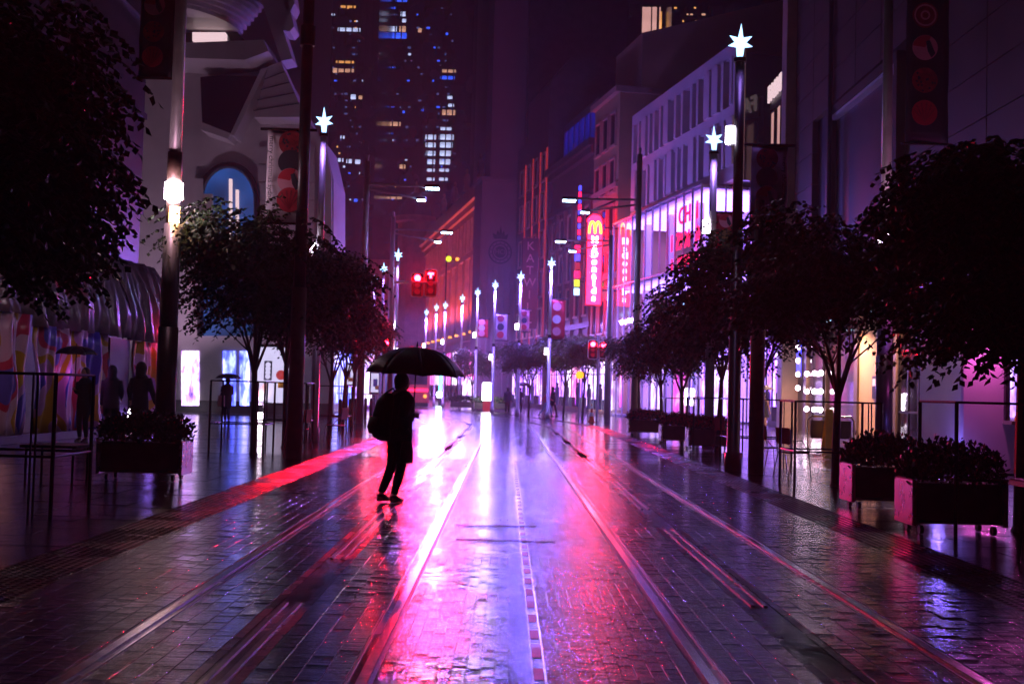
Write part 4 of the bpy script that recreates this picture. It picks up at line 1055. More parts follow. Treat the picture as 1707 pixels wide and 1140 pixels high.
spot('signal_beam', ts, (p1.x-sp_.x,-.1,p1.z+.28), (2.6,-32,.0), 3200, (1,.003,.016), 40, .12)
spot('signal_beam', ts, (p2_.x-sp_.x,-.1,p2_.z+.28), (2.6,-32,.0), 3200, (1,.003,.016), 40, .12)
signal_head(ts, p1.x-sp_.x, p1.z, False, .5, .95); signal_head(ts, p2_.x-sp_.x, p2_.z, True, .5, 1.08)
q = W(651,572,47); t2 = thing('signal_post', 'red signal on a short post left above the umbrella', 'traffic light', (q.x,47,0))
MB().tube([(0,.15,0),(0,.15,q.z+.5)],.06,10).build('post', 'pole_paint', t2); signal_head(t2, -.08, q.z-.2); spot('signal_beam', t2, (-.08,-.1,q.z+.08), (2,-32,0), 1800, (1,.003,.016), 40, .12)
MB().tube([(.33,-.1,q.z-.32),(.33,.0,q.z-.32)],.12,12).build('white_lamp', 'lamp_white', t2); MB().box(.0,.33,.0,.12,q.z-.36,q.z-.28).build('lamp_bracket', 'black_metal', t2)
q = W(990,578,60); t3 = thing('signal_post', 'pair of red signals on a post among the right far trees', 'traffic light', (q.x+.25,60,0))
MB().tube([(0,.2,0),(0,.2,q.z+.6)],.07,10).build('post', 'pole_paint', t3); signal_head(t3, -.3, q.z-.15, False, .5, 1.0); spot('signal_beam', t3, (-.3,-.1,q.z+.13), (-3,-40,0), 450, (1,.004,.03), 40, .12); signal_head(t3, .26, q.z-.15, False, .44, .9, .1)
q = W(750,432,100); gl_ = thing('small_signal', 'tiny yellow-green light pair on a far bracket by the arcade', 'traffic light', (q.x,100,0))
MB().tube([(-.3,.1,0),(-.3,.1,q.z+.5)],.07,8).build('post', 'pole_dark', gl_); MB().box(-.3,.7,.05,.12,q.z-.05,q.z+.03).build('bracket', 'pole_dark', gl_)
MB().ball((-.1,-.1,q.z),.26,.1,.26,12,8).build('lens', 'led_yellow', gl_); MB().ball((.65,-.05,q.z),.17,.1,.17,10,6).build('lens', 'amber', gl_)

# ================================================================== trees
def crown_mesh(seed, rx, rz, twigs, per, leaf=(.13,.05), m='leaf', mat2=None):
    rr = random.Random(seed); v = []; f = []
    lobes = [(Vector((rr.uniform(-.72,.72)*rx, rr.uniform(-.72,.72)*rx, rr.uniform(-.5,.66)*rz)), rr.uniform(.26,.52)) for _ in range(14)]
    lobes.append((Vector((0,0,0)), .6)); lobes.append((Vector((0,0,.1)), .6))
    for _ in range(twigs):
        c, k = rr.choice(lobes)
        d = Vector((rr.gauss(0,1), rr.gauss(0,1), rr.gauss(0,1))).normalized()
        rad = rr.random()**.45
        p = c+Vector((d.x*rx*k*rad, d.y*rx*k*rad, d.z*rz*k*rad))
        out = Vector((p.x, p.y, 0)); out = out.normalized() if out.length > .05 else Vector((1,0,0))
        g = (out+Vector((rr.gauss(0,.6), rr.gauss(0,.6), rr.uniform(-.2,.35)))).normalized()*.055
        for i in range(per):
            g = g+Vector((0,0,-.0052)); p = p+g
            t = g.normalized(); sd = t.cross(Vector((0,0,1)))
            sd = sd.normalized() if sd.length > .01 else Vector((1,0,0))
            sgn = 1 if i % 2 else -1
            ax = (t*.55+sd*sgn*.8+Vector((rr.gauss(0,.2),rr.gauss(0,.2),rr.uniform(-.75,-.05)))).normalized()
            wv = ax.cross(Vector((rr.gauss(0,.5),rr.gauss(0,.5),1))).normalized()
            L = leaf[0]*rr.uniform(.7,1.3); w = leaf[1]*rr.uniform(.75,1.2); o = len(v)
            up = ax.cross(wv)*w*.25
            v += [tuple(p), tuple(p+ax*L*.45+wv*w+up), tuple(p+ax*L), tuple(p+ax*L*.45-wv*w+up)]
            f += [(o,o+1,o+2),(o,o+2,o+3)]
    return MB().add(v, f).mesh('crown', m)
CR = [crown_mesh(21, 2.15, 1.55, 980, 13), crown_mesh(22, 2.2, 1.5, 980, 13), crown_mesh(23, 2.05, 1.6, 980, 13)]
CRB = crown_mesh(24, 2.3, 2.2, 1900, 14, (.15,.055))
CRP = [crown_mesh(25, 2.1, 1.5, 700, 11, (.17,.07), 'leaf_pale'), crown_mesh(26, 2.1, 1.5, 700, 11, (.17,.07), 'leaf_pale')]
def trunk_mesh(seed, h, fork, r):
    rr = random.Random(seed); mb = MB()
    x, y = rr.uniform(-.06,.06), rr.uniform(-.06,.06)
    mb.tube([(0,0,-.02),(0,0,.06),(x*.4,y*.4,fork*.5),(x,y,fork)],[r*1.5,r*1.1,r,r*.85],9)
    for k in range(5):
        a = 2*math.pi*(k+rr.random()*.6)/5; l = rr.uniform(.7,1.25)
        p0 = Vector((x,y,fork-rr.uniform(0,.18))); p1_ = p0+Vector((math.cos(a)*.28*l, math.sin(a)*.28*l, .75*l)); p2 = p1_+Vector((math.cos(a)*.45*l, math.sin(a)*.45*l, .8*l)); p3 = p2+Vector((math.cos(a)*.5,math.sin(a)*.5,.35))
        mb.tube([p0,p1_,p2,p3],[r*.55,r*.4,r*.25,r*.1],6)
        for s_ in (-1,1):
            b = a+s_*.9; mb.tube([p1_,p1_+Vector((math.cos(b)*.5,math.sin(b)*.5,.45)),p1_+Vector((math.cos(b)*1.,math.sin(b)*1.,.7))],[r*.25,r*.16,r*.06],5)
    mb.tube([(x,y,fork-.1),(x*1.5,y*1.5,fork+1),(x*.5,y*2,fork+2.2)],[r*.7,r*.45,r*.15],6)
    return mb.mesh('trunk', 'bark')
TR = [trunk_mesh(k, 5, f_, .065) for k, f_ in ((1,1.75),(2,1.95),(3,1.6))]
TRB = trunk_mesh(9, 6, 2.0, .09)
def tree(label, x, y, k, zc, sc=1, group=None, crown=None, trunk=None, sq=1):
    t = thing('street_tree', label, 'tree', (x, y, 0), 0, group)
    link('trunk', trunk or TR[k%3], t, (0,0,0), k*1.3)
    c = link('crown', crown or CR[k%3], t, (0,0,zc), k*2.1); c.scale = (sc, sc, sc*sq)
    return t
tree('big black leafy tree filling the upper left of the picture', -6.1, 12.6, 1, 4.3, .88, 'near footpath trees', CRB, TRB)
tree('dark tree over the draped hoarding behind the big left tree', -8.6, 17.2, 2, 4.6, .9, 'near footpath trees', CRB, TRB)
LT = ['nearest tree of the left middle cluster, by the tall tree guard','second tree of the left middle cluster, trunk beside the advert screen','third left tree, just past the brown banner pole','fourth left tree, above the row of bollards','last left tree before the red signal post']
for k,(x,y,zc) in enumerate(((-5.2,23.7,3.8),(-5.1,26.5,3.8),(-5.0,32.5,3.7),(-5.5,38.6,3.5),(-5.8,43,3.4))): tree(LT[k], x, y, k, zc, .84 if k < 3 else .66, 'left row of young trees')
RT = ['large near tree at the right edge behind the flower boxes','forked tree beside the two red-backed chairs','thin tree behind the plain brown pole, right side','fourth right tree, behind the red flower planters','fifth right tree, seen against the violet glass store','sixth right tree with pale lower leaves','seventh and farthest tree of the right near row']
for k,(x,y,zc,s_) in enumerate(((5.9,13,3.1,.66),(5.5,19,3.65,.88),(5.35,24.4,3.7,.86),(5.7,30.6,3.4,.78),(5.5,35.5,3.2,.72),(5.6,41,3.05,.68),(5.5,47,2.95,.62))):
    tree(RT[k], x, y, k+1, zc, s_, 'right row of young trees', CRB if k == 0 else None, TRB if k == 0 else None)
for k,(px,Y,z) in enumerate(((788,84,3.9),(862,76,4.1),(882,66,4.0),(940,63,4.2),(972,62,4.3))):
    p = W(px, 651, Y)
    tree(('purple-grey round tree far left of the star pole row','dark tree behind the far pedestrians','round dark tree left of the far pedestrians','pale tree right of the nearest far star pole','pale reddish tree behind the right red signals')[k], p.x, Y, k, z*.88, .72, 'trees past the intersection', CRP[k%2] if k > 2 else None)

# tree guards
def guard(label, x, y, w, d_, h, rz=0):
    t = thing('tree_guard', label, 'tree guard', (x,y,0), rz, 'metal tree guards')
    for sx in (-1,1):
        for sy in (-1,1): MB().tube([(sx*w/2,sy*d_/2,0),(sx*w/2,sy*d_/2,h)],.022,6).build('post', 'black_metal', t)
    for z in (h, h*.42):
        for sx in (-1,1): MB().tube([(sx*w/2,-d_/2,z),(sx*w/2,d_/2,z)],.016,6).build('rail', 'black_metal', t)
        for sy in (-1,1): MB().tube([(-w/2,sy*d_/2,z),(w/2,sy*d_/2,z)],.016,6).build('rail', 'black_metal', t)
    for sx in (-.06,.06): MB().tube([(w/2+sx*.4-.2,-d_/2-.03,0),(w/2+sx*.4-.2,-d_/2-.03,h)],.011,5).build('stay', 'black_metal', t)
    return t
guard('tall frame guard round the near left tree by the draped hoarding', -5.4, 12.6, 1.3, 1.1, 1.5)
guard('frame guard round the nearest tree of the left cluster', -5.45, 23.7, 1.1, 1.0, 1.5)
guard('frame guard left of the brown banner pole', -5.1, 26.5, 1.1, 1.0, 1.5)
guard('frame guard round the third left tree', -5.0, 32.5, 1.1, 1.0, 1.45)
guard('frame guard round the large right-edge tree behind the flower boxes', 5.6, 13.0, 1.35, 1.1, 1.45)
guard('frame guard round the forked tree by the red-backed chairs', 5.4, 19, 1.4, 1.0, 1.4)
guard('frame guard round the thin tree behind the plain pole', 5.35, 24.4, 1.3, 1.0, 1.4)
guard('frame guard beside the red flower planters', 5.6, 30.6, 1.3, 1.1, 1.4)
guard('frame guard by the farthest red flower planter', 5.5, 35.5, 1.2, 1.1, 1.35)

# ================================================================== planters
def tuft(seed, w, d_, h, n, leaf, m, name):
    rr = random.Random(seed); v = []; f = []
    for _ in range(n):
        u = rr.uniform(-1,1); s_ = rr.uniform(-1,1); hh = h*(1-.35*abs(u)**3)*(1-.3*abs(s_)**2)*rr.uniform(.75,1.1)
        z = hh*rr.random()**.5; p = Vector((u*w*(.5+.07*z/h), s_*d_*(.5+.1*z/h), z))
        ax = Vector((rr.gauss(0,.6),rr.gauss(0,.6),rr.uniform(.1,1))).normalized(); wv = ax.cross(Vector((rr.gauss(0,1),rr.gauss(0,1),rr.gauss(0,1)))).normalized()
        L = leaf*rr.uniform(.7,1.4); o = len(v)
        v += [tuple(p),tuple(p+ax*L*.5+wv*L*.3),tuple(p+ax*L),tuple(p+ax*L*.5-wv*L*.3)]; f += [(o,o+1,o+2),(o,o+2,o+3)]
    return MB().add(v,f).mesh(name, m)
HG = [tuft(1,1.15,.55,.62,2600,.07,'hedge','foliage'), tuft(2,1.15,.55,.55,2600,.07,'hedge','foliage')]
FW = tuft(3,1.2,.6,.52,1500,.055,'flower','flowers'); FWs = tuft(4,1.1,.5,.66,120,.05,'flower','flowers')
def planter(label, x, y, w=1.0, flowers=True, sc=1, rz=0, end='planter_metal'):
    t = thing('planter', label, 'planter', (x,y,0), rz, 'planter boxes on wheels')
    MB().bbox(-w/2+.02,w/2-.02,-.26,.26,.12,.56,.02).build('box', 'planter_steel', t)
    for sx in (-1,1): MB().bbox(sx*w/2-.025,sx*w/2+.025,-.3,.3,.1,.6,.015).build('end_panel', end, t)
    for sx in (-1,1):
        for sy in (-1,1): MB().tube([(sx*w*.4-.02,sy*.2,.05),(sx*w*.4+.02,sy*.2,.05)],.05,10).build('castor', 'rubber', t)
    MB().box(-w/2+.04,w/2-.04,-.29,-.265,.13,.16).build('trim_rail', 'steel', t)
    a = link('foliage', HG[0 if flowers else 1], t, (0,0,.46)); a.scale = (w/1.15,1,.75 if flowers else 1)
    b_ = link('flowers', FW if flowers else FWs, t, (0,0,.52)); b_.scale = (w/1.2,1,.8); tag(b_, kind='stuff'); tag(a, kind='stuff')
    return t
planter('dark planter with tall hedge on the left footpath, before the hooded pair', -5.3, 16.9, 1.2, False)
planter('big dark planter with pink-lit end at lower right, nearest the camera', 4.98, 12.75, 1.0, False, end='planter_pink_light')
planter('second dark planter with pink-lit end behind the nearest one', 5.1, 15.4, .95, False, end='planter_pink_light')
planter('red flower planter beside the plain brown pole', 5.45, 30.5, 1.15, True)
planter('middle red flower planter with brightest blooms', 5.15, 33.6, 1.15, True)
planter('farthest red flower planter, left of the row', 4.95, 40, 1.3, True)
for k,(x,y) in enumerate(((-2.9,84),(-1.0,79))): planter(('low dark planter by the far mannequin lights','low dark planter left of the far lit sign box')[k], x, y, 2.4, False)

# ================================================================== chairs, tables, boards
def chair(label, x, y, rz):
    t = thing('cafe_chair', label, 'chair', (x,y,0), rz, 'cafe chairs')
    MB().bbox(-.21,.21,-.2,.22,.43,.455,.01).build('seat', 'black_metal', t)
    v = [(-.2,-.215,.6),(.2,-.215,.6),(.2,-.26,.9),(-.2,-.26,.9),(-.2,-.2,.6),(.2,-.2,.6),(.2,-.245,.9),(-.2,-.245,.9)]
    MB().add(v,[(0,1,2,3),(7,6,5,4),(0,4,5,1),(1,5,6,2),(2,6,7,3),(3,7,4,0)]).build('backrest', 'chair_pink', t)
    for s_ in (-1,1):
        MB().tube([(s_*.2,.2,.44),(s_*.22,.25,0)],.011,6).build('leg', 'steel', t)
        MB().tube([(s_*.2,-.18,.44),(s_*.22,-.28,0)],.011,6).build('leg', 'steel', t)
        MB().tube([(s_*.2,-.2,.44),(s_*.2,-.24,.88)],.011,6).build('back_post', 'steel', t)
        MB().tube([(s_*.21,-.23,.66),(s_*.25,.0,.67),(s_*.21,.2,.44)],.011,6).build('armrest', 'steel', t)
    return t
chair('red-backed cafe chair on the right, farther from the forked tree', 5.35, 23.0, R_(-70))
chair('red-backed cafe chair on the right, closest to the forked tree', 5.35, 21.2, R_(-65))
chair('cafe chair left of the brown banner pole, under the advert screen', -4.75, 26.2, R_(75))
chair('cafe chair right of the brown banner pole', -4.35, 29.4, R_(75))
chair('dark red cafe chair behind the red flower planter on the right', 5.6, 28.9, R_(-60))
tb_ = thing('cafe_table', 'dark cafe table cut by the lower right edge of the picture', 'table', (5.15,10.3,0))
MB().bbox(-.45,.45,-.35,.35,.70,.76,.015).build('table_top', 'black_metal', tb_)
for sx in (-1,1):
    for sy in (-1,1): MB().tube([(sx*.38,sy*.28,0),(sx*.34,sy*.24,.7)],.02,6).build('leg', 'black_metal', tb_)
tb2 = thing('cafe_table', 'low dark table left of the left hedge planter', 'table', (-6.4,16.4,0))
MB().bbox(-.4,.4,-.35,.35,.48,.52,.01).build('table_top', 'black_metal', tb2)
for sx in (-1,1):
    for sy in (-1,1): MB().tube([(sx*.33,sy*.28,0),(sx*.33,sy*.28,.48)],.018,6).build('leg', 'black_metal', tb2)
ws = thing('floor_sign', 'yellow wet-floor A-board by the orange-lit wall on the right', 'sign', W(1382,722,34).xy.to_3d())
for s_ in (-1,1):
    v = [(-.17,s_*.24,0),(.17,s_*.24,0),(.1,s_*.02,1.15),(-.1,s_*.02,1.15),(-.17,s_*.24-.02*s_,0),(.17,s_*.24-.02*s_,0),(.1,s_*.02-.02*s_,1.15),(-.1,s_*.02-.02*s_,1.15)]
    MB().add(v,[(0,1,2,3),(7,6,5,4),(0,4,5,1),(1,5,6,2),(2,6,7,3),(3,7,4,0)]).build('board', 'yellow', ws)
MB().tube([(-.12,0,1.1),(.12,0,1.1)],.025,6).build('hinge', 'yellow', ws)
hb = thing('hand_barrier', 'low looped metal barrier beside the yellow floor board', 'barrier', W(1385,722,34.6).xy.to_3d())
MB().tube([(-.7,0,0),(-.7,0,.8),(-.6,0,.92),(.6,0,.92),(.7,0,.8),(.7,0,0)],.03,8).build('loop', 'steel', hb)
MB().bbox(-.62,.62,.0,.03,.25,.8,.01).build('infill_panel', 'pole_dark', hb)
cn_ = thing('traffic_cone', 'orange and white traffic cone at the far right crossing', 'cone', W(986,698,56).xy.to_3d())
MB().bbox(-.2,.2,-.2,.2,0,.04,.01).build('base', 'cone_orange', cn_)
for z0,z1,m_ in ((.04,.3,'cone_orange'),(.3,.5,'planter_white'),(.5,.68,'cone_orange'),(.68,.8,'planter_white'),(.8,.92,'cone_orange')):
    MB().tube([(0,0,z0),(0,0,z1)],[.16*(1-z0),.16*(1-z1)+.0],14).build('band', m_, cn_)
bo = MB().tube([(0,0,0),(0,0,.9),(0,0,.97)],[.07,.07,.04],10).mesh('bollard', 'black_metal', True)
BL = [(583,700),(592,702),(600,694),(609,691),(618,688),(566,706)]
for k,(px,py) in enumerate(BL):
    p = W(px,py,46+ k*1.2 if k < 5 else 43); o = link('bollard', bo, None, (p.x,p.y,0)); tag(o, ('first','second','third','fourth','fifth')[k]+' bollard from the left in the row behind the walking woman' if k < 5 else 'lone bollard nearest the left cafe chairs', 'bollard', 'dark bollards behind the walking woman')
fl_ = thing('crowd_fence', 'pale upright-bar fence behind the bollards on the left', 'fence', (-9.2,56,0), R_(-6))
for k in range(16): MB().tube([(k*.26,0,0),(k*.26,0,1.1)],.022,6).build('bar', 'pole_paint', fl_)
MB().tube([(0,0,1.1),(3.9,0,1.1)],.03,6).tube([(0,0,.15),(3.9,0,.15)],.02,6).build('rail', 'pole_paint', fl_)
# advert screens
def screen(label, px0, px1, py0, py1, Y, big=True):
    a = W(px0,py0,Y); b_ = W(px1,py1,Y); w = b_.x-a.x; h = a.z-b_.z
    t = thing('advert_screen', label, 'screen', ((a.x+b_.x)/2, Y, 0))
    z0 = b_.z
    MB().box(-w/2,w/2,-.02,.0,z0,z0+h).build('lit_panel', 'poster_light', t)
    MB().box(-w/2-.1,w/2+.1,.002,.16,z0-.12,z0+h+.12).box(-w/2-.1,-w/2-.001,-.06,.0,z0-.12,z0+h+.12).box(w/2+.001,w/2+.1,-.06,.0,z0-.12,z0+h+.12).box(-w/2,w/2,-.06,.0,z0+h+.001,z0+h+.12).box(-w/2,w/2,-.06,.0,z0-.12,z0-.001).build('frame', 'black_metal', t)
    for sx in (-.3,.3): MB().box(sx*w-.06,sx*w+.06,.03,.13,0,z0-.12).build('leg', 'black_metal', t)
    if big:
        d = MB().bbox(-w*.33,-w*.12,-.04,-.025,z0+h*.4,z0+h*.75,.004).build('print_column', 'banner_navy', t)
        for k in range(4): MB().tube([(-w*.225,-.045,z0+h*(.47+.07*k)),(-w*.225,-.05,z0+h*(.47+.07*k))],w*.07,16).build('print_disc', 'poster_light', d)
        MB().tube([(w*.12,-.03,z0+h*.5),(w*.12,-.035,z0+h*.5)],w*.13,20).build('print_disc', 'neon_orange', t)
        MB().box(w*.05,w*.2,-.036,-.022,z0+h*.27,z0+h*.36).build('print_block', 'yellow', t)
        MB().prism([(-w*.48,z0+h*.06),(-w*.4,z0+h*.06),(-w*.2,z0+h*.3),(-w*.3,z0+h*.36),(-w*.46,z0+h*.2)],-.035,-.022).build('print_shape', 'skin', t)
        MB().prism([(w*.46,z0+h*.08),(w*.47,z0+h*.45),(w*.36,z0+h*.5),(w*.3,z0+h*.3),(w*.36,z0+h*.1)],-.035,-.022).build('print_shape', 'skin', t)
    else:
        MB().box(-w*.3,w*.1,-.036,-.022,z0+h*.3,z0+h*.7).build('print_block', 'cloth_blue', t)
        MB().box(-w*.1,w*.35,-.04,-.037,z0+h*.15,z0+h*.35).build('print_block', 'yellow', t)
    return t
screen('large bright advert screen in black frame behind the left trees', 431, 491, 578, 672, 50)
screen('smaller white advert panel behind the fourth left tree', 574, 591, 608, 641, 62, False)
screen('white and blue advert panel left of the walking woman', 619, 636, 622, 654, 66, False)
# low red lit hut left behind trees
hut = thing('ticket_machine', 'upright red-lit machine behind the left trees', 'machine', W(546,690,58).xy.to_3d())
MB().bbox(-.3,.3,0,.5,0,2.2,.04).build('cabinet', 'plastic_red', hut); MB().box(-.24,.24,-.03,-.005,.3,1.9).build('lit_front', 'neon_orange', hut)
ph = thing('lit_pavilion', 'violet-lit glazed pavilion behind the left trees and fence', 'pavilion', (-11.6,72,0))
MB().bbox(-2.2,3.4,0,5,4.2,4.6,.05).build('roof', 'dark_panel', ph)
for x in (-2.2,-.8,.6,2.0,3.3): MB().box(x-.06,x+.06,-.02,.1,0,4.2).build('post', 'black_metal', ph)
for k in range(4): MB().box(-2.1+k*1.4,-.9+k*1.4,.02,.06,.3,4.1).build('lit_pane', ('shop_violet','shop_pink','shop_blue','shop_white')[k], ph)
# far light column, lit sign box, shop figures
lc = thing('light_stick', 'slim cyan glowing tube light standing far down the street', 'street lamp', W(733,663,100).xy.to_3d())
MB().tube([(0,0,0),(0,0,.7)],.12,10).build('foot', 'pole_dark', lc); MB().tube([(0,0,.7),(.12,0,3.6)],[.16,.09],10).build('tube', 'led_cyan', lc); MB().ball((0,0,.95),.3,.3,.3,10,8).build('globe', 'lamp_cyan', lc)
ls = thing('lit_sign_box', 'small brilliant white sign box on an orange base far ahead', 'sign', W(812,668,78).xy.to_3d())
MB().bbox(-.28,.28,-.15,.15,0,.75,.03).build('base', 'neon_orange', ls); MB().bbox(-.34,.34,-.18,.18,.75,1.95,.06).build('light_box', 'lamp_white', ls)
fg = thing('lit_obelisk', 'tapering white-lit pillar in the far shop row', 'display', W(781,664,92).xy.to_3d())
MB().tube([(0,0,0),(0,0,.3),(0,0,1.9),(0,0,2.5)],[.6,.52,.48,.2],14).build('pillar', 'shop_white', fg)
MB().tube([(0,0,-.0),(0,0,.08)],.75,14).build('foot', 'pole_dark', fg)
od = thing('round_sign', 'small round amber sign on a post right of the far pair', 'sign', W(965,684,62).xy.to_3d())
MB().tube([(0,0,0),(0,0,2.3)],.04,8).build('post', 'pole_paint', od); MB().tube([(0,-.05,2.4),(0,0,2.4)],.22,18).build('disc', 'amber', od)
# tram far ahead on the bend
bp_ = W(688,662,88); tram = thing('tram', 'far red-striped tram approaching, seen between the woman and signals', 'tram', (bp_.x,88,0), TH)
MB().bbox(-1.3,1.3,0,22,.35,3.4,.2).build('body', 'plastic_red', tram)
ws_ = MB().box(-1.1,1.1,-.04,-.005,1.75,2.95).build('windscreen', 'window_dark', tram)
MB().box(-1.15,1.15,-.06,-.005,1.2,1.42).build('light_stripe', 'led_red', tram)
for sx in (-.95,.95):
    MB().tube([(sx,-.08,.85),(sx,-.0,.85)],.14,12).build('headlight', 'amber' , tram)
    MB().tube([(sx*1.0,-.08,3.15),(sx*1.0,-.0,3.15)],.12,12).build('marker_light', 'amber', tram)
MB().box(-1.0,1.0,-.05,-.005,3.0,3.22).build('destination_board', 'neon_orange', tram)
MB().box(-1.2,1.2,.1,21.8,.05,.35).build('skirt', 'black_metal', tram)

# ================================================================== people and umbrellas
def umbrella(label, top, R, drop, handle, mtl='umbrella_cloth', rz=0, tilt=(0,0), simple=False):
    """top: world point of the canopy crown; handle: length of shaft below it"""
    t = thing('umbrella', label, 'umbrella', (top.x, top.y, top.z-handle), rz, 'open umbrellas')
    t.rotation_euler = (tilt[0], tilt[1], rz); H = handle
    def prof(u): return R*math.sin(u*1.25)/math.sin(1.25), H-drop*(1-math.cos(u*1.25))/(1-math.cos(1.25))
    for k in range(8):
        a0 = 2*math.pi*k/8; a1 = 2*math.pi*(k+1)/8; v = []; f = []; nu, na = 7, 6
        for i in range(nu+1):
            u = i/nu; r, z = prof(u)
            for j in range(na+1):
                s_ = j/na; sag = 4*s_*(1-s_); rr = r*(1-.075*sag*u**3); a = a0+(a1-a0)*s_
                ch = math.cos((a1-a0)/2)/math.cos(a-(a0+a1)/2)
                rr *= (1-.6*u)+ch*.6*u
                v.append((rr*math.cos(a), rr*math.sin(a), z+.018*sag*u*u))
        for i in range(nu):
            for j in range(na): q = i*(na+1)+j; f.append((q,q+1,q+na+2,q+na+1))
        o = MB().add(v, f).build('canopy_panel', mtl, t, smooth=True); o.modifiers.new('t','SOLIDIFY').thickness = .003
        if not simple:
            pts = [(prof(i/6)[0]*math.cos(a0), prof(i/6)[0]*math.sin(a0), prof(i/6)[1]-.008) for i in range(7)]
            MB().tube(pts,.004,4).build('rib', 'steel', t)
            MB().tube([(0,0,H*.62),pts[3]],.003,4).build('stretcher', 'steel', t)
    MB().tube([(0,0,0.0),(0,0,H+.01)],.009 if not simple else .014,8).build('shaft', 'black_metal', t)
    MB().tube([(0,0,H),(0,0,H+.07)],[.014,.004],8).build('ferrule', 'black_metal', t)
    MB().tube([(0,0,-.02),(0,0,.1)],.016,8).build('grip', 'leather', t)
    return t
def skin_it(o, vox):
    r = o.modifiers.new('remesh','REMESH'); r.mode = 'VOXEL'; r.voxel_size = vox; r.use_smooth_shade = True
    s_ = o.modifiers.new('smooth','SMOOTH'); s_.iterations = 3; s_.factor = .5
    return o
def knee(h, a, fwd):
    m = (h+a)*.5; return m+Vector((0, fwd, 0))
def person(label, x, y, rz, sc=1.0, lf=(-.09,.0,0), rf=(.09,.0,0), lh=(-.24,.05,.78), rh=(.24,.05,.78), lean=0, top='cloth_black', legs='cloth_black', hair='bob',
           hood=False, bare=False, dress=False, grip=None, vox=.012, lkn=.05, rkn=.05, coat=.70, group='people in the street', bulk=1.0, shoe=.95):
    t = thing('person', label, 'person', (x,y,0), rz, group); V = lambda a: Vector(a)*sc
    def ly(z): return lean*max(0, z-.86)
    # ---- body (one continuous skin)
    mb = MB()
    T = [(.80,.13,.10),(.92,.165,.115),(1.05,.132,.10),(1.2,.150,.11),(1.32,.172,.10),(1.385,.12,.075),(1.425,.058,.055)]
    mb.rings([(0,ly(z)*sc,z*sc,a*sc,b_*sc) for z,a,b_ in T],16)
    hy = ly(1.52)+.012
    mb.tube([V((0,ly(1.38),1.37)),V((0,hy,1.5))],.052*sc,12)
    mb.ball(V((0,hy+.005,1.545)),.074*sc,.092*sc,.112*sc,16,12)
    mb.ball(V((0,hy+.045,1.48)),.045*sc,.042*sc,.045*sc,10,8)            # jaw
    mb.ball(V((0,hy+.098,1.535)),.014*sc,.02*sc,.024*sc,8,6)              # nose
    mb.ball(V((0,hy+.085,1.497)),.024*sc,.012*sc,.009*sc,8,6)             # mouth
    for s_ in (-1,1): mb.ball(V((s_*.074,hy,1.54)),.012*sc,.02*sc,.03*sc,8,6)
    ank = []
    for s_, ft, kn in ((-1,lf,lkn),(1,rf,rkn)):
        h = V((s_*.085,0,.86)); a = V((ft[0],ft[1],ft[2]+.085)); k_ = knee(h,a,kn*sc)
        mb.tube([h,(h*2+k_)/3,k_,(k_+a*.6)/1.6,a],[.088*sc,.08*sc,.056*sc,.055*sc,.036*sc],12)
        mb.tube([a+V((0,-.045,-.05)),a+V((0,.05,-.055)),a+V((0,.15,-.065))],[.034*sc,.036*sc,.02*sc],10)
        ank.append((h,k_,a))
    arms = []
    for s_, hp in ((-1,lh),(1,rh)):
        sh = V((s_*.165,ly(1.34),1.34)); hd_ = Vector(hp)
        d = hd_-sh; m_ = (sh+hd_)*.5; ln = .54*sc; bend = math.sqrt(max(0,(ln*.5)**2-(d.length*.5)**2)) if d.length < ln else 0
        dirb = Vector((s_*.35,-.6,-.7)); dirb = dirb-d.normalized()*dirb.dot(d.normalized()); dirb = dirb.normalized()
        el = m_+dirb*bend
        fd = (hd_-el).normalized(); wr = hd_-fd*.05*sc
        mb.tube([sh,(sh+el)*.5,el,(el+wr)*.5,wr],[.05*sc,.045*sc,.038*sc,.036*sc,.026*sc],10)
        arms.append((sh,el,wr,fd))
        # hand
        isg = grip == s_
        st = Vector((0,0,1)) if isg else Vector((0,1,0)); st = (st-fd*st.dot(fd)).normalized(); nn = fd.cross(st)*(s_)
        pc = wr+fd*.045*sc
        mb.tube([wr,wr+fd*.03*sc,wr+fd*.075*sc],[.024*sc,.034*sc,.033*sc],10,ell=(1,.75))
        for q in range(4):
            L = (.9,1.05,1.0,.8)[q]*sc; b0 = wr+fd*.07*sc+st*(.03-.02*q)*sc
            if isg: pts = [b0,b0+fd*.025*L+nn*.008,b0+fd*.028*L+nn*.034*sc,b0+fd*.004+nn*.044*sc,b0-fd*.012*sc+nn*.03*sc]
            else: pts = [b0,b0+fd*.03*L+nn*.004,b0+fd*.055*L+nn*.014*sc,b0+fd*.07*L+nn*.03*sc]
            mb.tube(pts,[.0095*sc]*(len(pts)-1)+[.0075*sc],7)
        tb0 = wr+fd*.025*sc+st*.03*sc
        mb.tube([tb0,tb0+st*.018*sc+fd*.02*sc+nn*.018*sc,tb0+st*.012*sc+fd*.045*sc+nn*.034*sc],[.013*sc,.011*sc,.009*sc],7)
    body = skin_it(mb.build('body', 'skin', t), vox)
    # ---- clothes
    cl = MB()
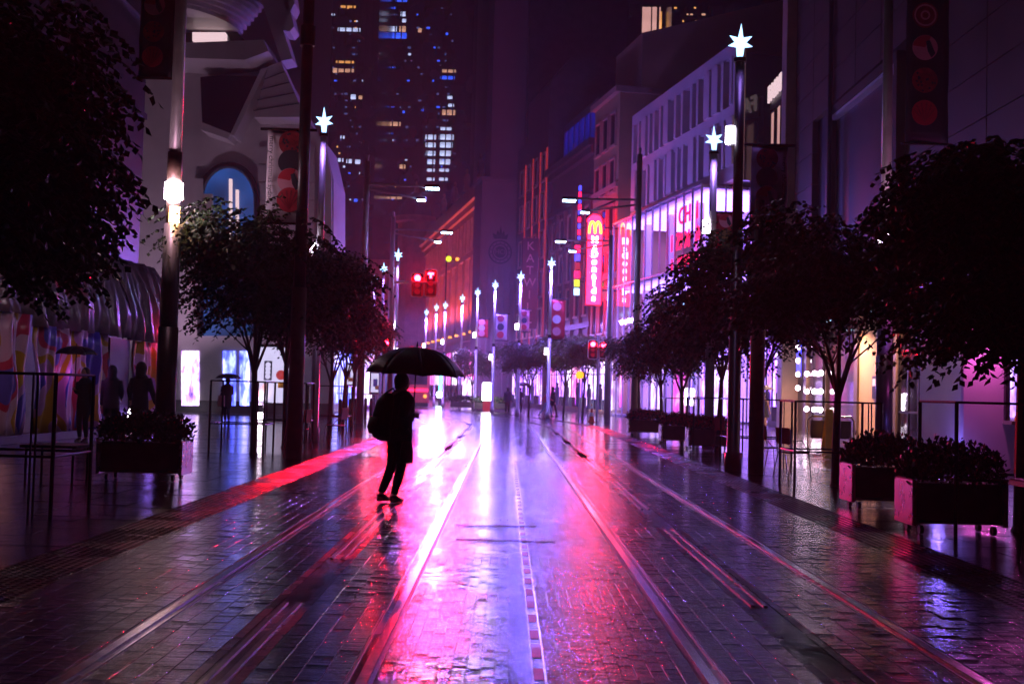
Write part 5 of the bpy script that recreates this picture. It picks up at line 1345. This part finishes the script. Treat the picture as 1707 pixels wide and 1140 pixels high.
    if dress:
        D = [(.62,.27,.2),(.78,.21,.16),(.95,.16,.12),(1.05,.14,.112),(1.2,.162,.122),(1.3,.15,.112)]
        cl.rings([(0,ly(z)*sc,z*sc,a*sc,b_*sc) for z,a,b_ in D],20)
        skin_it(cl.build('dress', top, t), vox)
        for s_ in (-1,1): MB().tube([V((s_*.09,ly(1.3)+.1,1.28)),V((s_*.09,ly(1.38),1.39)),V((s_*.09,ly(1.3)-.09,1.28))],.018*sc,6).build('strap', top, t)
    else:
        D = [(coat,.175,.135),(.86,.185,.14),(1.0,.165,.13),(1.18,.178,.135),(1.31,.198,.125),(1.39,.14,.095),(1.44,.078,.075)]
        cl.rings([(0,ly(z)*sc,z*sc,a*sc*bulk,b_*sc*bulk) for z,a,b_ in D],18)
        for sh,el,wr,fd in arms: cl.tube([sh,(sh+el)*.5,el,(el+wr)*.5,wr+fd*.005],[.072*sc*bulk,.068*sc*bulk,.06*sc*bulk,.053*sc*bulk,.044*sc],10)
        if hood: cl.ball(V((0,hy-.012,1.55)),.118*sc,.125*sc,.15*sc,14,10); cl.tube([V((0,ly(1.38)-.03,1.36)),V((0,hy-.03,1.5))],.11*sc,12)
        skin_it(cl.build('jacket', top, t), vox)
    if not dress:
        tr = MB(); tr.rings([(0,0,.76*sc,.14*sc,.115*sc),(0,0,.9*sc,.172*sc,.125*sc),(0,0,.98*sc,.15*sc,.115*sc)],16)
        for h,k_,a in ank:
            if bare: tr.tube([h,(h+k_)*.5,k_+(h-k_)*.12],[.1*sc,.096*sc,.088*sc],12)
            else: tr.tube([h,(h*2+k_)/3,k_,(k_+a*.6)/1.6,a+V((0,0,.02))],[.098*sc,.09*sc,.066*sc,.062*sc,.046*sc],12)
        skin_it(tr.build('shorts' if bare else 'trousers', legs, t), vox)
    for h,k_,a in ank:
        z0 = a.z-.085*sc
        s_ = MB().rings([(a.x,a.y+.04*sc,z0,.042*sc*shoe,.125*sc*shoe),(a.x,a.y+.04*sc,z0+.025*sc,.045*sc*shoe,.13*sc*shoe),(a.x,a.y+.025*sc,z0+.05*sc,.04*sc*shoe,.1*sc*shoe),(a.x,a.y-.01*sc,z0+.09*sc,.036*sc,.055*sc)],12).build('shoe', 'leather', t, smooth=True)
    if not hood:
        hr = MB(); hr.ball(V((0,hy-.022,1.562)),.094*sc,.1*sc,.118*sc,14,10)
        if hair == 'bob': hr.tube([V((0,hy-.04,1.56)),V((0,hy-.05,1.47)),V((0,hy-.05,1.43))],[.09*sc,.082*sc,.05*sc],12,ell=(1,.75))
        skin_it(hr.build('hair', 'hair', t), vox)
    return t
def to_local(p, x, y, rz):
    return Matrix.Rotation(-rz, 3, 'Z') @ (Vector(p)-Vector((x,y,0)))

# the walking woman in the foreground
Yw = 14.6; fx = W(660,838,Yw).x; rzw = R_(-50)
hand_w = W(691,693,Yw-.02); hl = to_local(hand_w, fx, Yw, rzw)
person('woman walking away right with black umbrella, dark clothes and backpack', fx, Yw, rzw, .985, lf=(-.05,-.20,.015), rf=(.05,-.07,.0), rh=tuple(hl), lh=(-.16,.24,.86), lean=.06,
       top='cloth_black', legs='cloth_black', grip=1, vox=.008, lkn=.07, rkn=.06, coat=.78, bulk=1.22, shoe=.82)
sh_ = W(692,578,Yw-.02)
umbrella('large black umbrella held by the walking woman', sh_, .64, .36, sh_.z-hand_w.z+.05, rz=R_(12), tilt=(R_(2),R_(1.5)))
bk = thing('backpack', 'dark green rounded backpack on the walking woman\'s back', 'backpack', (fx,Yw,0), rzw)
mb = MB(); mb.rings([(0.02,-.22,.78,.10,.05),(0.02,-.265,.83,.145,.095),(0.02,-.28,.95,.16,.115),(0.02,-.255,1.12,.155,.11),(0.02,-.22,1.28,.135,.10),(0.02,-.17,1.38,.08,.06)],18)
skin_it(mb.build('pack', 'cloth_green', bk), .012)
for s_ in (-1,1): MB().tube([(s_*.11,-.16,1.36),(s_*.12,-.02,1.44),(s_*.125,.14,1.32),(s_*.13,.15,1.1),(s_*.15,-.02,.95),(s_*.14,-.18,.92)],.018,6,ell=(1.4,.6)).build('strap', 'cloth_green', bk)
mb = MB(); mb.rings([(0.02,-.385,.87,.1,.03),(0.02,-.40,.95,.12,.035),(0.02,-.38,1.08,.11,.03)],12); mb.build('front_pocket', 'cloth_green', bk, smooth=True)
MB().ball((.06,-.44,.96),.012,.008,.012,8,6).build('badge', 'steel', bk)
hp_ = W(678,752,Yw-.16); hb_ = thing('handbag', 'black handbag hanging at the walking woman\'s front', 'bag', (hp_.x,hp_.y,hp_.z-.15), R_(10))
mb = MB(); mb.rings([(0,0,0,.075,.05),(0,0,.03,.085,.065),(0,0,.18,.08,.05),(0,0,.27,.06,.025)],14); mb.build('bag_body', 'leather', hb_, smooth=True)
MB().tube([(-.05,0,.26),(-.035,.0,.38),(0.01,0,.44),(.045,0,.38),(.05,0,.26)],.008,6).build('handle', 'leather', hb_)

# figures by the hoarding
px_ = W(138,735,26.8); person('standing person under a dark umbrella before the draped hoarding', px_.x, 26.8, R_(160), 1.04, lh=(-.27,.02,.8), rh=(.12,.2,1.22), grip=1, legs='cloth_black', coat=.6, vox=.016)
pu = W(134,577,26.7); hw = Matrix.Rotation(R_(160),3,'Z') @ Vector((.12,.2,1.22)) + Vector((px_.x,26.8,0))
umbrella('wide dark umbrella at the far left, in front of the hoarding', Vector((hw.x,hw.y,pu.z)), .50, .2, pu.z-hw.z+.05, simple=True)
px_ = W(183,735,28.4); person('person in blue hooded jacket and shorts, left of the dark hooded one', px_.x, 28.4, R_(10), 1.08, hood=True, bare=True, top='cloth_navy', legs='cloth_black', lf=(-.09,-.14,0), rf=(.1,.16,0), lkn=.1, rh=(.2,.22,1.0), vox=.016)
px_ = W(231,735,27.2); person('broad person in dark hooded coat and shorts walking past the hoarding', px_.x, 27.2, R_(-12), 1.13, hood=True, bare=True, top='cloth_black', legs='cloth_black', lf=(-.12,.1,0), rf=(.12,-.08,0), rh=(.4,.06,.86), lh=(-.3,.1,.95), vox=.016)
px_ = W(377,707,42); person('distant person with umbrella crossing before the white corner building', px_.x, 42, R_(35), 1.0, rh=(.1,.2,1.25), grip=1, coat=.55, lf=(-.08,-.1,0), vox=.02)
hw = Matrix.Rotation(R_(35),3,'Z') @ Vector((.1,.2,1.25)) + Vector((px_.x,42,0)); pu = W(374,622,42)
umbrella('small flat black umbrella before the white corner building', Vector((hw.x,hw.y,pu.z)), .5, .2, pu.z-hw.z+.05, simple=True)
bg_ = W(370,668,41.8); sb = thing('carrier_bag', 'pale carrier bag carried by the distant umbrella person', 'bag', (bg_.x,41.7,bg_.z-.2)); MB().prism([(-.13,0),(.13,0),(.11,.4),(-.11,.4)],-.06,.06).build('bag_body', 'stone_trim', sb); MB().tube([(-.06,0,.4),(-.03,0,.52),(.03,0,.52),(.06,0,.4)],.008,5).build('handle', 'paper', sb)
# woman in black dress on the right
px_ = W(1272,716,47.5); person('woman in short black dress facing us under an umbrella, right side', px_.x, 47.5, R_(180), 1.0, dress=True, top='cloth_black', rh=(.1,.2,1.2), grip=1, lf=(-.05,.12,0), rf=(.05,-.08,0), lh=(-.26,.03,.8), vox=.018)
hw = Matrix.Rotation(R_(180),3,'Z') @ Vector((.1,.2,1.2)) + Vector((px_.x,47.5,0)); pu = W(1272,642,47.3)
umbrella('dark umbrella of the woman in the black dress', Vector((hw.x,hw.y,pu.z)), .5, .2, pu.z-hw.z+.05, 'cloth_grey', simple=True)
# far pedestrians
px_ = W(911,692,66); person('far person in red top and blue jeans striding across the street', px_.x, 66, R_(-80), 1.0, top='cloth_red', legs='cloth_blue', lf=(-.08,-.42,.04), rf=(.08,.3,0), lkn=.08, rkn=.08, lh=(-.2,-.3,.85), rh=(.2,.3,.95), lean=.15, coat=.82, vox=.025)
px_ = W(921,691,66.6); person('far person in dark jacket beside the red-topped strider', px_.x, 66.6, R_(-70), 1.05, top='cloth_navy', legs='cloth_grey', lf=(-.08,-.2,0), rf=(.08,.2,0), vox=.025)
px_ = W(846,683,70); person('dim figure standing under the far dark tree', px_.x, 70, R_(20), 1.0, top='cloth_navy', legs='cloth_black', vox=.025)
px_ = W(866,684,70); person('dim figure with a purple umbrella by the far tree trunk', px_.x, 70, R_(-30), 1.0, top='cloth_navy', legs='cloth_black', rh=(.1,.2,1.2), grip=1, vox=.025)
hw = Matrix.Rotation(R_(-30),3,'Z') @ Vector((.1,.2,1.2)) + Vector((px_.x,70,0)); pu = W(868,637,70)
umbrella('purple umbrella by the far tree trunk', Vector((hw.x,hw.y,pu.z)), .5, .25, pu.z-hw.z+.05, simple=True)

# ================================================================== rainy air
hz = tag(MB().box(-640,640,-110,940,-1.2,170).build('haze', None), kind='stuff')
m = bpy.data.materials.new('haze_air'); m.use_nodes = True; t = m.node_tree
for n in list(t.nodes):
    if n.type != 'OUTPUT_MATERIAL': t.nodes.remove(n)
o = [n for n in t.nodes if n.type == 'OUTPUT_MATERIAL'][0]
pv = t.nodes.new('ShaderNodeVolumePrincipled'); pv.inputs['Color'].default_value = (.93,.9,.96,1); pv.inputs['Density'].default_value = .0013; pv.inputs['Anisotropy'].default_value = .35
t.links.new(pv.outputs[0], o.inputs['Volume']); hz.data.materials.append(m)
